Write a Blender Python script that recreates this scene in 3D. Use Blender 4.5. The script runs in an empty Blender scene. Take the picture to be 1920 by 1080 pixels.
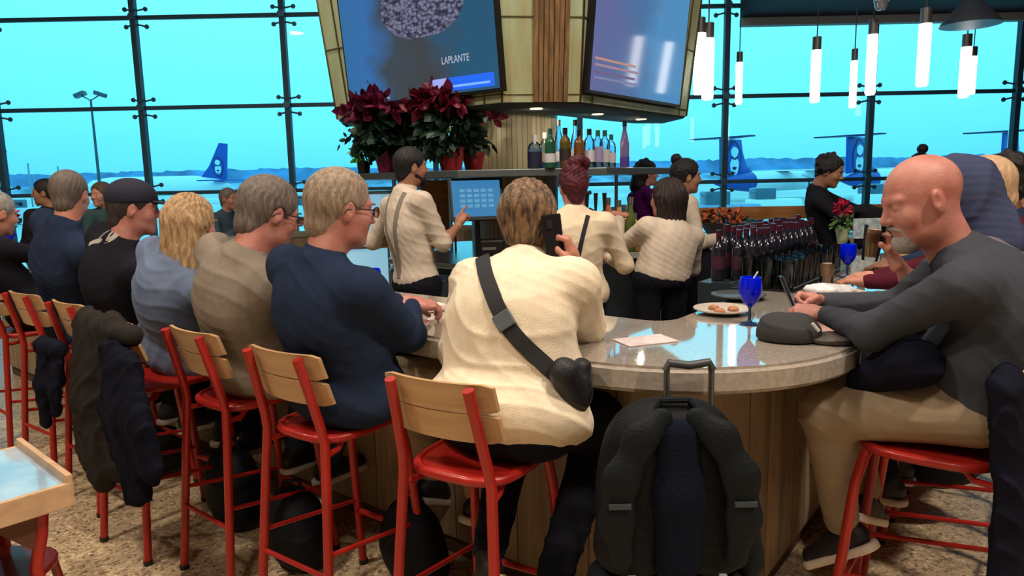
import bpy, bmesh, math, random
import numpy as np
from mathutils import Vector, Matrix, Euler
random.seed(7)
rng = np.random.RandomState(11)
S = bpy.context.scene
COL = S.collection
PI = math.pi

# ------------------------------------------------------------------ camera
F_PX, PITCH, ROLL, EYE = 1336.0, math.radians(8.6), math.radians(1.15), 1.6
FWD = Vector((0, math.cos(PITCH), -math.sin(PITCH)))
U0 = Vector((0, math.sin(PITCH), math.cos(PITCH)))
RT = Vector((1, 0, 0)) * math.cos(ROLL) - U0 * math.sin(ROLL)
UP = U0 * math.cos(ROLL) + Vector((1, 0, 0)) * math.sin(ROLL)
cam = bpy.data.cameras.new('camera')
cam.sensor_width = 36.0
cam.lens = 36.0 * F_PX / 1920.0
cam.clip_end = 3000
cam.clip_start = 0.05
cam_o = bpy.data.objects.new('camera', cam)
COL.objects.link(cam_o)
m = Matrix((RT, UP, -FWD)).transposed().to_4x4()
m.translation = Vector((0, 0, EYE))
cam_o.matrix_world = m
S.camera = cam_o

def at(x, y, Y):
    """point of the room seen at picture position (x, y) and Y metres ahead"""
    d = FWD + RT * ((x - 960) / F_PX) - UP * ((y - 540) / F_PX)
    return Vector((0, 0, EYE)) + d * (Y / d.y)

def atz(x, y, z):
    d = FWD + RT * ((x - 960) / F_PX) - UP * ((y - 540) / F_PX)
    return Vector((0, 0, EYE)) + d * ((z - EYE) / d.z)

# ------------------------------------------------------------------ world, exposure
W = bpy.data.worlds.new('overcast_sky')
S.world = W
W.use_nodes = True
nt = W.node_tree
nt.nodes.clear()
wo = nt.nodes.new('ShaderNodeOutputWorld')
bg = nt.nodes.new('ShaderNodeBackground')
tc = nt.nodes.new('ShaderNodeTexCoord')
sx = nt.nodes.new('ShaderNodeSeparateXYZ')
rp = nt.nodes.new('ShaderNodeValToRGB')
nz = nt.nodes.new('ShaderNodeTexNoise')
ad = nt.nodes.new('ShaderNodeMath')
ad.operation = 'MULTIPLY_ADD'
nz.inputs['Scale'].default_value = 2.2
nz.inputs['Detail'].default_value = 5
mp = nt.nodes.new('ShaderNodeMapping')
mp.inputs['Scale'].default_value = (1, 1, 6)
nt.links.new(tc.outputs['Generated'], mp.inputs['Vector'])
nt.links.new(mp.outputs['Vector'], nz.inputs['Vector'])
nt.links.new(tc.outputs['Generated'], sx.inputs[0])
nt.links.new(nz.outputs['Fac'], ad.inputs[0])
ad.inputs[1].default_value = 0.05
nt.links.new(sx.outputs['Z'], ad.inputs[2])
nt.links.new(ad.outputs[0], rp.inputs['Fac'])
e = rp.color_ramp.elements
e[0].position, e[0].color = 0.02, (0.40, 0.66, 0.98, 1)
e[1].position, e[1].color = 0.30, (0.88, 0.98, 1.0, 1)
k = e.new(0.10); k.color = (0.56, 0.84, 1.0, 1)
nt.links.new(rp.outputs[0], bg.inputs['Color'])
bg.inputs['Strength'].default_value = 1.75
nt.links.new(bg.outputs[0], wo.inputs[0])
S.view_settings.view_transform = 'Standard'
S.view_settings.look = 'None'
S.view_settings.gamma = 1.0
S.view_settings.use_curve_mapping = False
S.view_settings.exposure = 0.0
S.cycles.use_denoising = True
S.cycles.max_bounces = 8
S.cycles.transparent_max_bounces = 16
S.cycles.sample_clamp_indirect = 4.0
S.cycles.caustics_reflective = False
S.cycles.caustics_refractive = False

def area(name, loc, size, power, col, target=None, spread=None):
    l = bpy.data.lights.new(name, 'AREA')
    l.shape = 'DISK'
    l.size = size
    l.energy = power
    l.color = col
    if spread: l.spread = spread
    o = bpy.data.objects.new(name, l)
    COL.objects.link(o)
    o.location = loc
    d = (Vector(target) - Vector(loc)) if target else Vector((0, 0, -1))
    o.rotation_euler = d.to_track_quat('-Z', 'Y').to_euler()
    return o
# unseen warm ceiling downlights added as fill (their fixtures are built with the ceiling)
FILL_LAMPS = [(-3.2, 0.9, 5.9, 175), (-0.6, -2.0, 5.9, 85), (2.9, 0.0, 5.9, 240), (-6.0, 3.0, 5.9, 90), (-1.6, 4.4, 5.9, 100), (1.2, 1.9, 5.9, 120)]
for i, (x, y, z, p) in enumerate(FILL_LAMPS):
    area('ceiling_fill_light', (x, y, z - 0.06), 0.5, p, (1.0, 0.84, 0.68))

# ------------------------------------------------------------------ materials
MATS = {}
def mat(name, col, rough=0.6, metal=0.0, bump=0.0, bscale=40.0, var=0.0, vscale=8.0, emit=None, estr=0.0,
        trans=0.0, ior=1.45, coat=0.0, stretch=None, col2=None, sss=0.0, spec=0.5, coord='Object', alpha=1.0, sheen=0.0):
    if name in MATS: return MATS[name]
    mt = bpy.data.materials.new(name)
    mt.use_nodes = True
    n, L = mt.node_tree.nodes, mt.node_tree.links
    b = n['Principled BSDF']
    c = (*col, 1)
    b.inputs['Base Color'].default_value = c
    b.inputs['Roughness'].default_value = rough
    b.inputs['Metallic'].default_value = metal
    b.inputs['IOR'].default_value = ior
    b.inputs['Transmission Weight'].default_value = trans
    b.inputs['Coat Weight'].default_value = coat
    b.inputs['Specular IOR Level'].default_value = spec
    b.inputs['Alpha'].default_value = alpha
    if sheen: b.inputs['Sheen Weight'].default_value = sheen
    if sss:
        b.inputs['Subsurface Weight'].default_value = sss
        b.inputs['Subsurface Radius'].default_value = (0.012, 0.005, 0.003)
    if emit:
        b.inputs['Emission Color'].default_value = (*emit, 1)
        b.inputs['Emission Strength'].default_value = estr
    vec = None
    if bump or var or col2:
        t = n.new('ShaderNodeTexCoord')
        mp = n.new('ShaderNodeMapping')
        if stretch: mp.inputs['Scale'].default_value = stretch
        L.new(t.outputs[coord], mp.inputs['Vector'])
        vec = mp.outputs['Vector']
    if var or col2:
        z = n.new('ShaderNodeTexNoise')
        z.inputs['Scale'].default_value = vscale
        z.inputs['Detail'].default_value = 6
        L.new(vec, z.inputs['Vector'])
        r = n.new('ShaderNodeValToRGB')
        c2 = col2 if col2 else tuple(max(0, v * (1 - var)) for v in col)
        c1 = col if col2 else tuple(min(1, v * (1 + var)) for v in col)
        r.color_ramp.elements[0].position = 0.35
        r.color_ramp.elements[1].position = 0.65
        r.color_ramp.elements[0].color = (*c2, 1)
        r.color_ramp.elements[1].color = (*c1, 1)
        L.new(z.outputs['Fac'], r.inputs['Fac'])
        L.new(r.outputs[0], b.inputs['Base Color'])
    if bump:
        z = n.new('ShaderNodeTexNoise')
        z.inputs['Scale'].default_value = bscale
        z.inputs['Detail'].default_value = 4
        L.new(vec, z.inputs['Vector'])
        bp = n.new('ShaderNodeBump')
        bp.inputs['Strength'].default_value = bump
        bp.inputs['Distance'].default_value = 0.01
        L.new(z.outputs['Fac'], bp.inputs['Height'])
        L.new(bp.outputs[0], b.inputs['Normal'])
    MATS[name] = mt
    return mt

def wood(name, c1, c2, c3=None, plank=0.0, axis='Z', rough=0.45, grain=1.0, coord='Object', rot=0.0, gap=0.006, plank_axis='X'):
    """grained timber; grain runs along axis; plank > 0 adds boards of that width with dark joints"""
    if name in MATS: return MATS[name]
    mt = bpy.data.materials.new(name)
    mt.use_nodes = True
    n, L = mt.node_tree.nodes, mt.node_tree.links
    b = n['Principled BSDF']
    b.inputs['Roughness'].default_value = rough
    t = n.new('ShaderNodeTexCoord')
    mp = n.new('ShaderNodeMapping')
    sc = {'X': (1.2, 14, 14), 'Y': (14, 1.2, 14), 'Z': (14, 14, 1.2)}[axis]
    mp.inputs['Scale'].default_value = [v * grain for v in sc]
    L.new(t.outputs[coord], mp.inputs['Vector'])
    z = n.new('ShaderNodeTexNoise'); z.inputs['Scale'].default_value = 2.0; z.inputs['Detail'].default_value = 8
    z.inputs['Distortion'].default_value = 0.6
    L.new(mp.outputs[0], z.inputs['Vector'])
    r = n.new('ShaderNodeValToRGB')
    r.color_ramp.elements[0].position = 0.3; r.color_ramp.elements[1].position = 0.7
    r.color_ramp.elements[0].color = (*c2, 1); r.color_ramp.elements[1].color = (*c1, 1)
    L.new(z.outputs['Fac'], r.inputs['Fac'])
    out = r.outputs[0]
    if plank:
        sp = n.new('ShaderNodeSeparateXYZ')
        L.new(t.outputs['UV' if plank_axis == 'U' else coord], sp.inputs[0])
        d = n.new('ShaderNodeMath'); d.operation = 'DIVIDE'; d.inputs[1].default_value = plank
        L.new(sp.outputs['X' if plank_axis == 'U' else plank_axis], d.inputs[0])
        fl = n.new('ShaderNodeMath'); fl.operation = 'FLOOR'; L.new(d.outputs[0], fl.inputs[0])
        wn = n.new('ShaderNodeTexWhiteNoise'); wn.noise_dimensions = '1D'
        L.new(fl.outputs[0], wn.inputs['W'])
        mx = n.new('ShaderNodeMixRGB'); mx.blend_type = 'MIX'
        mul = n.new('ShaderNodeMath'); mul.operation = 'MULTIPLY'; mul.inputs[1].default_value = 0.75
        L.new(wn.outputs['Value'], mul.inputs[0])
        L.new(mul.outputs[0], mx.inputs['Fac'])
        L.new(out, mx.inputs['Color1']); mx.inputs['Color2'].default_value = (*(c3 or c2), 1)
        fr = n.new('ShaderNodeMath'); fr.operation = 'FRACT'; L.new(d.outputs[0], fr.inputs[0])
        gt = n.new('ShaderNodeMath'); gt.operation = 'GREATER_THAN'; gt.inputs[1].default_value = gap / plank
        L.new(fr.outputs[0], gt.inputs[0])
        m2 = n.new('ShaderNodeMixRGB'); L.new(gt.outputs[0], m2.inputs['Fac'])
        m2.inputs['Color1'].default_value = (c2[0] * .25, c2[1] * .25, c2[2] * .25, 1)
        L.new(mx.outputs[0], m2.inputs['Color2'])
        out = m2.outputs[0]
        bp = n.new('ShaderNodeBump'); bp.inputs['Distance'].default_value = 0.004; bp.inputs['Strength'].default_value = 0.6
        L.new(gt.outputs[0], bp.inputs['Height']); L.new(bp.outputs[0], b.inputs['Normal'])
    L.new(out, b.inputs['Base Color'])
    MATS[name] = mt
    return mt

RED = mat('red_powder_coat', (0.36, 0.016, 0.012), 0.34, coat=0.1)
PLY = wood('pale_plywood', (0.56, 0.37, 0.20), (0.44, 0.27, 0.13), axis='X', rough=0.5)
SKIN = {'fair': ((0.56, 0.27, 0.20), (0.47, 0.19, 0.135)), 'ruddy': ((0.50, 0.235, 0.195), (0.42, 0.155, 0.125)),
        'tan': ((0.38, 0.19, 0.12), (0.31, 0.14, 0.085)), 'brown': ((0.24, 0.105, 0.06), (0.18, 0.075, 0.04))}
def skin(k):
    a, b2 = SKIN[k]
    return mat('skin_' + k, a, 0.48, col2=b2, vscale=14, bump=0.12, bscale=120, sss=0.06)
def cloth(name, c, bump=0.25, bscale=260, rough=0.95, var=0.06):
    return mat('cloth_' + name, c, rough, bump=bump, bscale=bscale, var=var, vscale=22, spec=0.08)
CREAM = cloth('cream', (0.80, 0.70, 0.54))
NAVY = cloth('navy', (0.018, 0.030, 0.065))
BLACKC = cloth('black', (0.010, 0.011, 0.018))
BLK = mat('black_plastic', (0.010, 0.010, 0.012), 0.35)
STEEL = mat('brushed_steel', (0.50, 0.53, 0.55), 0.28, metal=1.0, bump=0.05, bscale=90)
DKSTEEL = mat('dark_steel', (0.10, 0.11, 0.12), 0.35, metal=0.9)

# ------------------------------------------------------------------ objects and labels
def tag(o, label=None, cat=None, group=None, kind=None):
    if label: o['label'] = label
    if cat: o['category'] = cat
    if group: o['group'] = group
    if kind: o['kind'] = kind
    return o
def empty(name, loc, label=None, cat=None, group=None, rz=0.0):
    o = bpy.data.objects.new(name, None)
    o.empty_display_size = 0.1
    COL.objects.link(o)
    o.location = loc
    o.rotation_euler = (0, 0, rz)
    return tag(o, label, cat, group)
def link(name, me, mt=None, parent=None, world=True, label=None):
    """link mesh; coordinates are world ones when world=True, else the parent's own"""
    o = bpy.data.objects.new(name, me)
    COL.objects.link(o)
    if mt is not None:
        for q in (mt if isinstance(mt, (list, tuple)) else [mt]): me.materials.append(q)
    if parent is not None:
        o.parent = parent
        if world:
            pm = Matrix.LocRotScale(parent.location, parent.rotation_euler, parent.scale)
            if parent.parent is not None:
                g = parent.parent
                pm = Matrix.LocRotScale(g.location, g.rotation_euler, g.scale) @ pm if not parent.get('_w') else Matrix.LocRotScale(g.location, g.rotation_euler, g.scale) @ parent.matrix_parent_inverse @ Matrix.LocRotScale(parent.location, parent.rotation_euler, parent.scale)
            o.matrix_parent_inverse = pm.inverted()
            o['_w'] = 1
    if label: o['label'] = label
    return o
def smooth(me, angle=None):
    me.polygons.foreach_set('use_smooth', [True] * len(me.polygons))
    if angle is not None:
        try: me.set_sharp_from_angle(angle=angle)
        except Exception: pass
    me.update()
    return me
def copy_tree(o, parent=None):
    c = o.copy()
    COL.objects.link(c)
    if parent is not None: c.parent = parent
    for ch in [q for q in bpy.data.objects if q.parent == o]: copy_tree(ch, c)
    return c

class MB:
    """mesh builder"""
    def __init__(s): s.v, s.f, s.mi, s.cur = [], [], [], 0
    def add(s, vs, fs):
        n = len(s.v)
        s.v += [tuple(v) for v in vs]
        s.f += [tuple(i + n for i in f) for f in fs]
        s.mi += [s.cur] * len(fs)
        return s
    def box(s, c, d, rz=0.0, M=None):
        x, y, z = d[0] / 2, d[1] / 2, d[2] / 2
        vs = [Vector((a * x, b * y, cc * z)) for a in (-1, 1) for b in (-1, 1) for cc in (-1, 1)]
        if M is None: M = Matrix.Translation(c) @ Matrix.Rotation(rz, 4, 'Z')
        else: M = Matrix.Translation(c) @ M
        return s.add([M @ v for v in vs], [(0, 1, 3, 2), (4, 6, 7, 5), (0, 4, 5, 1), (2, 3, 7, 6), (0, 2, 6, 4), (1, 5, 7, 3)])
    def prism(s, pts, z0, z1):
        n = len(pts)
        a = sum(pts[i][0] * pts[(i + 1) % n][1] - pts[(i + 1) % n][0] * pts[i][1] for i in range(n))
        if a < 0: pts = list(pts)[::-1]
        vs = [(p[0], p[1], z0) for p in pts] + [(p[0], p[1], z1) for p in pts]
        fs = [tuple(range(n))[::-1], tuple(range(n, 2 * n))] + [(i, (i + 1) % n, n + (i + 1) % n, n + i) for i in range(n)]
        return s.add(vs, fs)
    def tube(s, pts, r, seg=12, closed=False, caps=True, rs=None, flat=1.0):
        pts = [Vector(p) for p in pts]
        n = len(pts)
        vs, prev = [], None
        for i, p in enumerate(pts):
            a = pts[(i - 1) % n] if (closed or i > 0) else p
            b = pts[(i + 1) % n] if (closed or i < n - 1) else p
            t = (b - a).normalized()
            if prev is None:
                up = Vector((0, 0, 1)) if abs(t.z) < 0.9 else Vector((1, 0, 0))
                u = t.cross(up).normalized()
            else:
                u = (prev - t * prev.dot(t)).normalized()
            prev = u
            w = t.cross(u)
            rr = rs[i] if rs else r
            for q in range(seg):
                an = 2 * PI * q / seg
                vs.append(p + u * (math.cos(an) * rr) + w * (math.sin(an) * rr * flat))
        fs = []
        for i in range(n if closed else n - 1):
            j = (i + 1) % n
            for q in range(seg):
                q2 = (q + 1) % seg
                fs.append((i * seg + q, i * seg + q2, j * seg + q2, j * seg + q))
        if caps and not closed:
            fs.append(tuple(range(seg))[::-1])
            fs.append(tuple((n - 1) * seg + q for q in range(seg)))
        return s.add(vs, fs)
    def lathe(s, prof, c=(0, 0, 0), seg=24, M=None, sx=1.0, sy=1.0, caps=True):
        vs, fs = [], []
        M = M or Matrix.Identity(4)
        for r, z in prof:
            for q in range(seg):
                a = 2 * PI * q / seg
                vs.append(Vector(c) + (M @ Vector((r * math.cos(a) * sx, r * math.sin(a) * sy, z))))
        for i in range(len(prof) - 1):
            for q in range(seg):
                q2 = (q + 1) % seg
                fs.append((i * seg + q, i * seg + q2, (i + 1) * seg + q2, (i + 1) * seg + q))
        if not caps: return s.add(vs, fs + [((len(prof) - 1) * seg + q, (len(prof) - 1) * seg + (q + 1) % seg, (q + 1) % seg, q) for q in range(seg)])
        if prof[0][0] > 1e-5: fs.append(tuple(range(seg))[::-1])
        if prof[-1][0] > 1e-5: fs.append(tuple((len(prof) - 1) * seg + q for q in range(seg)))
        return s.add(vs, fs)
    def mesh(s, name='m', sm=None, bevel=0.0, bseg=2):
        me = bpy.data.meshes.new(name)
        me.from_pydata(s.v, [], s.f)
        me.polygons.foreach_set('material_index', s.mi)
        me.validate()
        if bevel:
            bm = bmesh.new(); bm.from_mesh(me)
            bmesh.ops.remove_doubles(bm, verts=bm.verts, dist=1e-6)
            bmesh.ops.bevel(bm, geom=[e for e in bm.edges if len(e.link_faces) == 2 and e.calc_face_angle(0) > 0.5], offset=bevel, segments=bseg, affect='EDGES', profile=0.6)
            bm.to_mesh(me); bm.free()
        if sm is not None: smooth(me, sm)
        return me
    def build(s, name, mt, parent=None, sm=0.7, bevel=0.0, world=True, label=None, bseg=2):
        return link(name, s.mesh(name, sm, bevel, bseg), mt, parent, world, label)

# ------------------------------------------------------------------ signed-distance sculpting
def rot_from(fwd, up=(0, 0, 1)):
    """3x3 with columns right, forward, up"""
    f = np.array(fwd, float); f /= np.linalg.norm(f)
    u = np.array(up, float); u -= f * u.dot(f); u /= np.linalg.norm(u)
    r = np.cross(f, u)
    return np.stack([r, f, u], 1)
class SDF:
    def __init__(s): s.p = []
    def ell(s, c, r, R=None, k=0.03, op='+'):
        c, r = np.array(c, float), np.array(r, float)
        R = np.eye(3) if R is None else R
        def f(P):
            q = (P - c) @ R
            k0 = np.linalg.norm(q / r, axis=-1)
            k1 = np.linalg.norm(q / (r * r), axis=-1)
            return k0 * (k0 - 1.0) / np.maximum(k1, 1e-6)
        e = np.abs(R) @ r
        s.p.append((f, c - e, c + e, k, op)); return s
    def cone(s, a, b, ra, rb, k=0.03, op='+', flat=None):
        """round cone; flat=(axis vector, factor) squashes the section along axis"""
        a, b = np.array(a, float), np.array(b, float)
        if flat is not None:
            ax = np.array(flat[0], float); ax /= np.linalg.norm(ax); fk = flat[1]
        def f(P):
            pa, ba = P - a, b - a
            if flat is not None:
                pa = pa + np.outer((pa @ ax) * (1 / fk - 1), ax).reshape(pa.shape)
                ba = ba + ax * (ba @ ax) * (1 / fk - 1)
            t = np.clip((pa @ ba) / max(ba @ ba, 1e-9), 0, 1)
            d = np.linalg.norm(pa - t[..., None] * ba, axis=-1) - (ra + (rb - ra) * t)
            return d * (fk if flat is not None and fk < 1 else 1.0)
        mr = max(ra, rb) * (max(1.0, flat[1]) if flat is not None else 1)
        s.p.append((f, np.minimum(a, b) - mr, np.maximum(a, b) + mr, k, op)); return s
    def chain(s, pts, rs, k=0.03, flat=None):
        for i in range(len(pts) - 1): s.cone(pts[i], pts[i + 1], rs[i], rs[i + 1], k, '+', flat)
        return s
    def torus(s, c, R, R1, r, k=0.02, sy=1.0, op='+'):
        c = np.array(c, float)
        def f(P):
            q = (P - c) @ R
            d = np.hypot(q[..., 0], q[..., 1] / sy) - R1
            return np.hypot(d, q[..., 2]) - r
        m = R1 * max(1, sy) + r
        s.p.append((f, c - m, c + m, k, op)); return s
    def half(s, c, n, k=0.01):
        """keep what lies behind the plane (remove the side n points to)"""
        c, n = np.array(c, float), np.array(n, float); n = n / np.linalg.norm(n)
        s.p.append((lambda P: (P - c) @ n, None, None, k, '&')); return s
    def warp(s, g):
        """g(P) is added to the distance"""
        s.p.append((g, None, None, 0, 'w')); return s
    def mesh(s, h, M=None, name='m', sm=True):
        lo = np.min([p[1] for p in s.p if p[1] is not None and p[4] == '+'], axis=0) - 3 * h - 0.012
        hi = np.max([p[2] for p in s.p if p[2] is not None and p[4] == '+'], axis=0) + 3 * h + 0.012
        n = np.ceil((hi - lo) / h).astype(int) + 1
        ax = [lo[i] + h * np.arange(n[i]) for i in range(3)]
        D = np.full(n, 0.5, np.float64)
        for f, a, b, k, op in s.p:
            if a is None: sl = (slice(None),) * 3
            else:
                mg = k + 3 * h + 0.004
                i0 = np.clip(np.floor((a - mg - lo) / h).astype(int), 0, n)
                i1 = np.clip(np.ceil((b + mg - lo) / h).astype(int) + 1, 0, n)
                if (i1 <= i0).any(): continue
                sl = tuple(slice(i0[i], i1[i]) for i in range(3))
            sub = D[sl]
            if a is None:  # only near the surface
                mk = np.abs(sub) < 0.06 if op != '&' else sub < 0.06
                idx = np.nonzero(mk)
                P = np.stack([ax[0][idx[0]], ax[1][idx[1]], ax[2][idx[2]]], -1)
                v = f(P); o = sub[idx]
                if op == 'w': sub[idx] = o + v
                else:
                    k = max(k, 1e-5); t = np.clip(0.5 - 0.5 * (o - v) / k, 0, 1)
                    sub[idx] = o * (1 - t) + v * t + k * t * (1 - t)
                continue
            X, Y, Z = np.meshgrid(ax[0][sl[0]], ax[1][sl[1]], ax[2][sl[2]], indexing='ij')
            v = f(np.stack([X, Y, Z], -1))
            kk = max(k, 1e-5)
            if op == '+':
                t = np.clip(0.5 + 0.5 * (sub - v) / kk, 0, 1)
                D[sl] = sub * (1 - t) + v * t - kk * t * (1 - t)
            else:
                v = -v
                t = np.clip(0.5 - 0.5 * (sub - v) / kk, 0, 1)
                D[sl] = sub * (1 - t) + v * t + kk * t * (1 - t)
        V, Q = surfnets(D, lo, h)
        if M is not None: V = V @ np.array(M)[:3, :3].T + np.array(M)[:3, 3]
        return V, Q
def surfnets(D, lo, h):
    sg = D < 0
    c = np.zeros(tuple(np.array(D.shape) - 1), np.int8)
    cs = [(i, j, k) for i in (0, 1) for j in (0, 1) for k in (0, 1)]
    def sh(A, o): return A[o[0]:A.shape[0] - 1 + o[0], o[1]:A.shape[1] - 1 + o[1], o[2]:A.shape[2] - 1 + o[2]]
    for o in cs: c += sh(sg, o)
    act = (c > 0) & (c < 8)
    idx = np.full(act.shape, -1, np.int64)
    I = np.nonzero(act)
    idx[I] = np.arange(len(I[0]))
    dv = {o: sh(D, o)[I] for o in cs}
    pos = np.zeros((len(I[0]), 3)); cnt = np.zeros(len(I[0]))
    for a in cs:
        for q in range(3):
            if a[q] == 0:
                b = list(a); b[q] = 1; b = tuple(b)
                da, db = dv[a], dv[b]
                cr = (da < 0) != (db < 0)
                t = np.where(cr, da / np.where(cr, da - db, 1), 0)
                p = np.array(a, float)[None] + t[:, None] * (np.array(b, float) - np.array(a, float))[None]
                pos += p * cr[:, None]; cnt += cr
    pos /= cnt[:, None]
    V = (np.stack(I, -1) + pos) * h + lo
    Q = []
    for q in range(3):
        u, v = (q + 1) % 3, (q + 2) % 3
        a = [slice(None)] * 3; b = [slice(None)] * 3
        a[q] = slice(0, -1); b[q] = slice(1, None)
        for w in (u, v): a[w] = slice(1, -1); b[w] = slice(1, -1)
        s0, s1 = sg[tuple(a)], sg[tuple(b)]
        J = np.nonzero(s0 != s1)
        flip = s0[J]
        base = np.stack(J, -1); base[:, u] += 1; base[:, v] += 1
        def g(du, dw):
            t = base.copy(); t[:, u] -= du; t[:, v] -= dw
            return idx[t[:, 0], t[:, 1], t[:, 2]]
        f4 = np.stack([g(1, 1), g(0, 1), g(0, 0), g(1, 0)], -1)
        f4[~flip] = f4[~flip][:, ::-1]
        Q.append(f4)
    return V, np.concatenate(Q)
def np_mesh(name, V, Q):
    me = bpy.data.meshes.new(name)
    me.vertices.add(len(V)); me.vertices.foreach_set('co', np.ascontiguousarray(V, np.float32).ravel())
    me.loops.add(len(Q) * 4); me.loops.foreach_set('vertex_index', np.ascontiguousarray(Q, np.int32).ravel())
    me.polygons.add(len(Q)); me.polygons.foreach_set('loop_start', np.arange(0, len(Q) * 4, 4, dtype=np.int32))
    me.polygons.foreach_set('use_smooth', np.ones(len(Q), bool))
    me.update(calc_edges=True)
    return me
def join(parts):
    V = np.concatenate([p[0] for p in parts]); off = 0; Q = []
    for v, q in parts: Q.append(q + off); off += len(v)
    return V, np.concatenate(Q)
def sdf_obj(name, sdf, h, mt, parent=None, M=None, world=True, label=None):
    V, Q = sdf.mesh(h, M)
    return link(name, np_mesh(name, V, Q), mt, parent, world, label)
def wrinkles(seed, amp, fr=22.0, dirv=(0.3, 0.2, 1.0)):
    r = np.random.RandomState(seed)
    A = r.normal(size=(4, 3)); A /= np.linalg.norm(A, axis=1)[:, None]
    d = np.array(dirv, float); d /= np.linalg.norm(d)
    ph = r.uniform(0, 6.28, 8)
    def g(P):
        w = 0.9 * np.sin(P @ A[0] * 9 + ph[0]) + 0.7 * np.sin(P @ A[1] * 14 + ph[1])
        a = np.sin(P @ d * fr * 1.7 + 2.2 * w + ph[2])
        b = np.sin(P @ (d + 0.8 * A[2]) * fr * 2.6 + 1.8 * w + ph[3])
        msk = 0.5 + 0.5 * np.sin(P @ A[3] * 8 + ph[4])
        return -amp * ((1 - np.abs(a)) ** 2 * msk + 0.5 * (1 - np.abs(b)) ** 2 * (1 - msk) - 0.3)
    return g
# ------------------------------------------------------------------ people
V3 = lambda *a: np.array(a, float)
def head_sdf(female=False, beard=None, heavy=0.0, neck=0.058):
    s = SDF()
    fw = 0.94 if female else 1.0
    s.ell((0, -0.014, 0.036), (0.077 * fw, 0.099, 0.088), k=0.02)
    s.ell((0, 0.020, -0.02), (0.062 * fw + heavy * .3, 0.074, 0.092), k=0.03)
    s.ell((0, 0.026, -0.074), (0.050 * fw + heavy, 0.054, 0.038 + heavy * .4), k=0.03)
    s.ell((0, 0.068, -0.098), (0.022, 0.020, 0.017), k=0.025)
    for sx in (-1, 1):
        s.ell((sx * 0.040, 0.058, -0.026), (0.024, 0.026, 0.028), k=0.02)
        s.cone((sx * 0.012, 0.083, 0.026), (sx * 0.044, 0.072, 0.026), 0.010, 0.008, k=0.015)
        s.ell((sx * 0.031, 0.094, 0.006), (0.017, 0.012, 0.012), k=0.012, op='-')
        s.ell((sx * 0.031, 0.072, 0.007), (0.0150, 0.0150, 0.0125), k=0.005)
    s.cone((0, 0.086, 0.016), (0, 0.107, -0.024), 0.0075, 0.0115, k=0.012)
    for sx in (-1, 1): s.ell((sx * 0.012, 0.096, -0.028), (0.0085, 0.010, 0.008), k=0.006)
    s.ell((0, 0.086, -0.053), (0.023, 0.010, 0.0062), k=0.006)
    s.ell((0, 0.083, -0.065), (0.020, 0.010, 0.0068), k=0.006)
    s.cone((-0.02, 0.096, -0.0588), (0.02, 0.096, -0.0588), 0.0022, 0.0022, k=0.004, op='-')
    for sx in (-1, 1):
        R = rot_from((0.35 * sx, 1, -0.1), (0.12 * sx, 0.22, 1))
        s.ell((sx * 0.079 * fw, -0.006, -0.004), (0.0085, 0.019, 0.031), R=R, k=0.008)
        s.ell((sx * 0.090 * fw, -0.001, 0.002), (0.006, 0.010, 0.016), R=R, k=0.006, op='-')
    s.cone((0, -0.022, -0.04), (0, -0.048, -0.19), neck * fw, (neck + .004) * fw, k=0.03)
    return s
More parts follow.
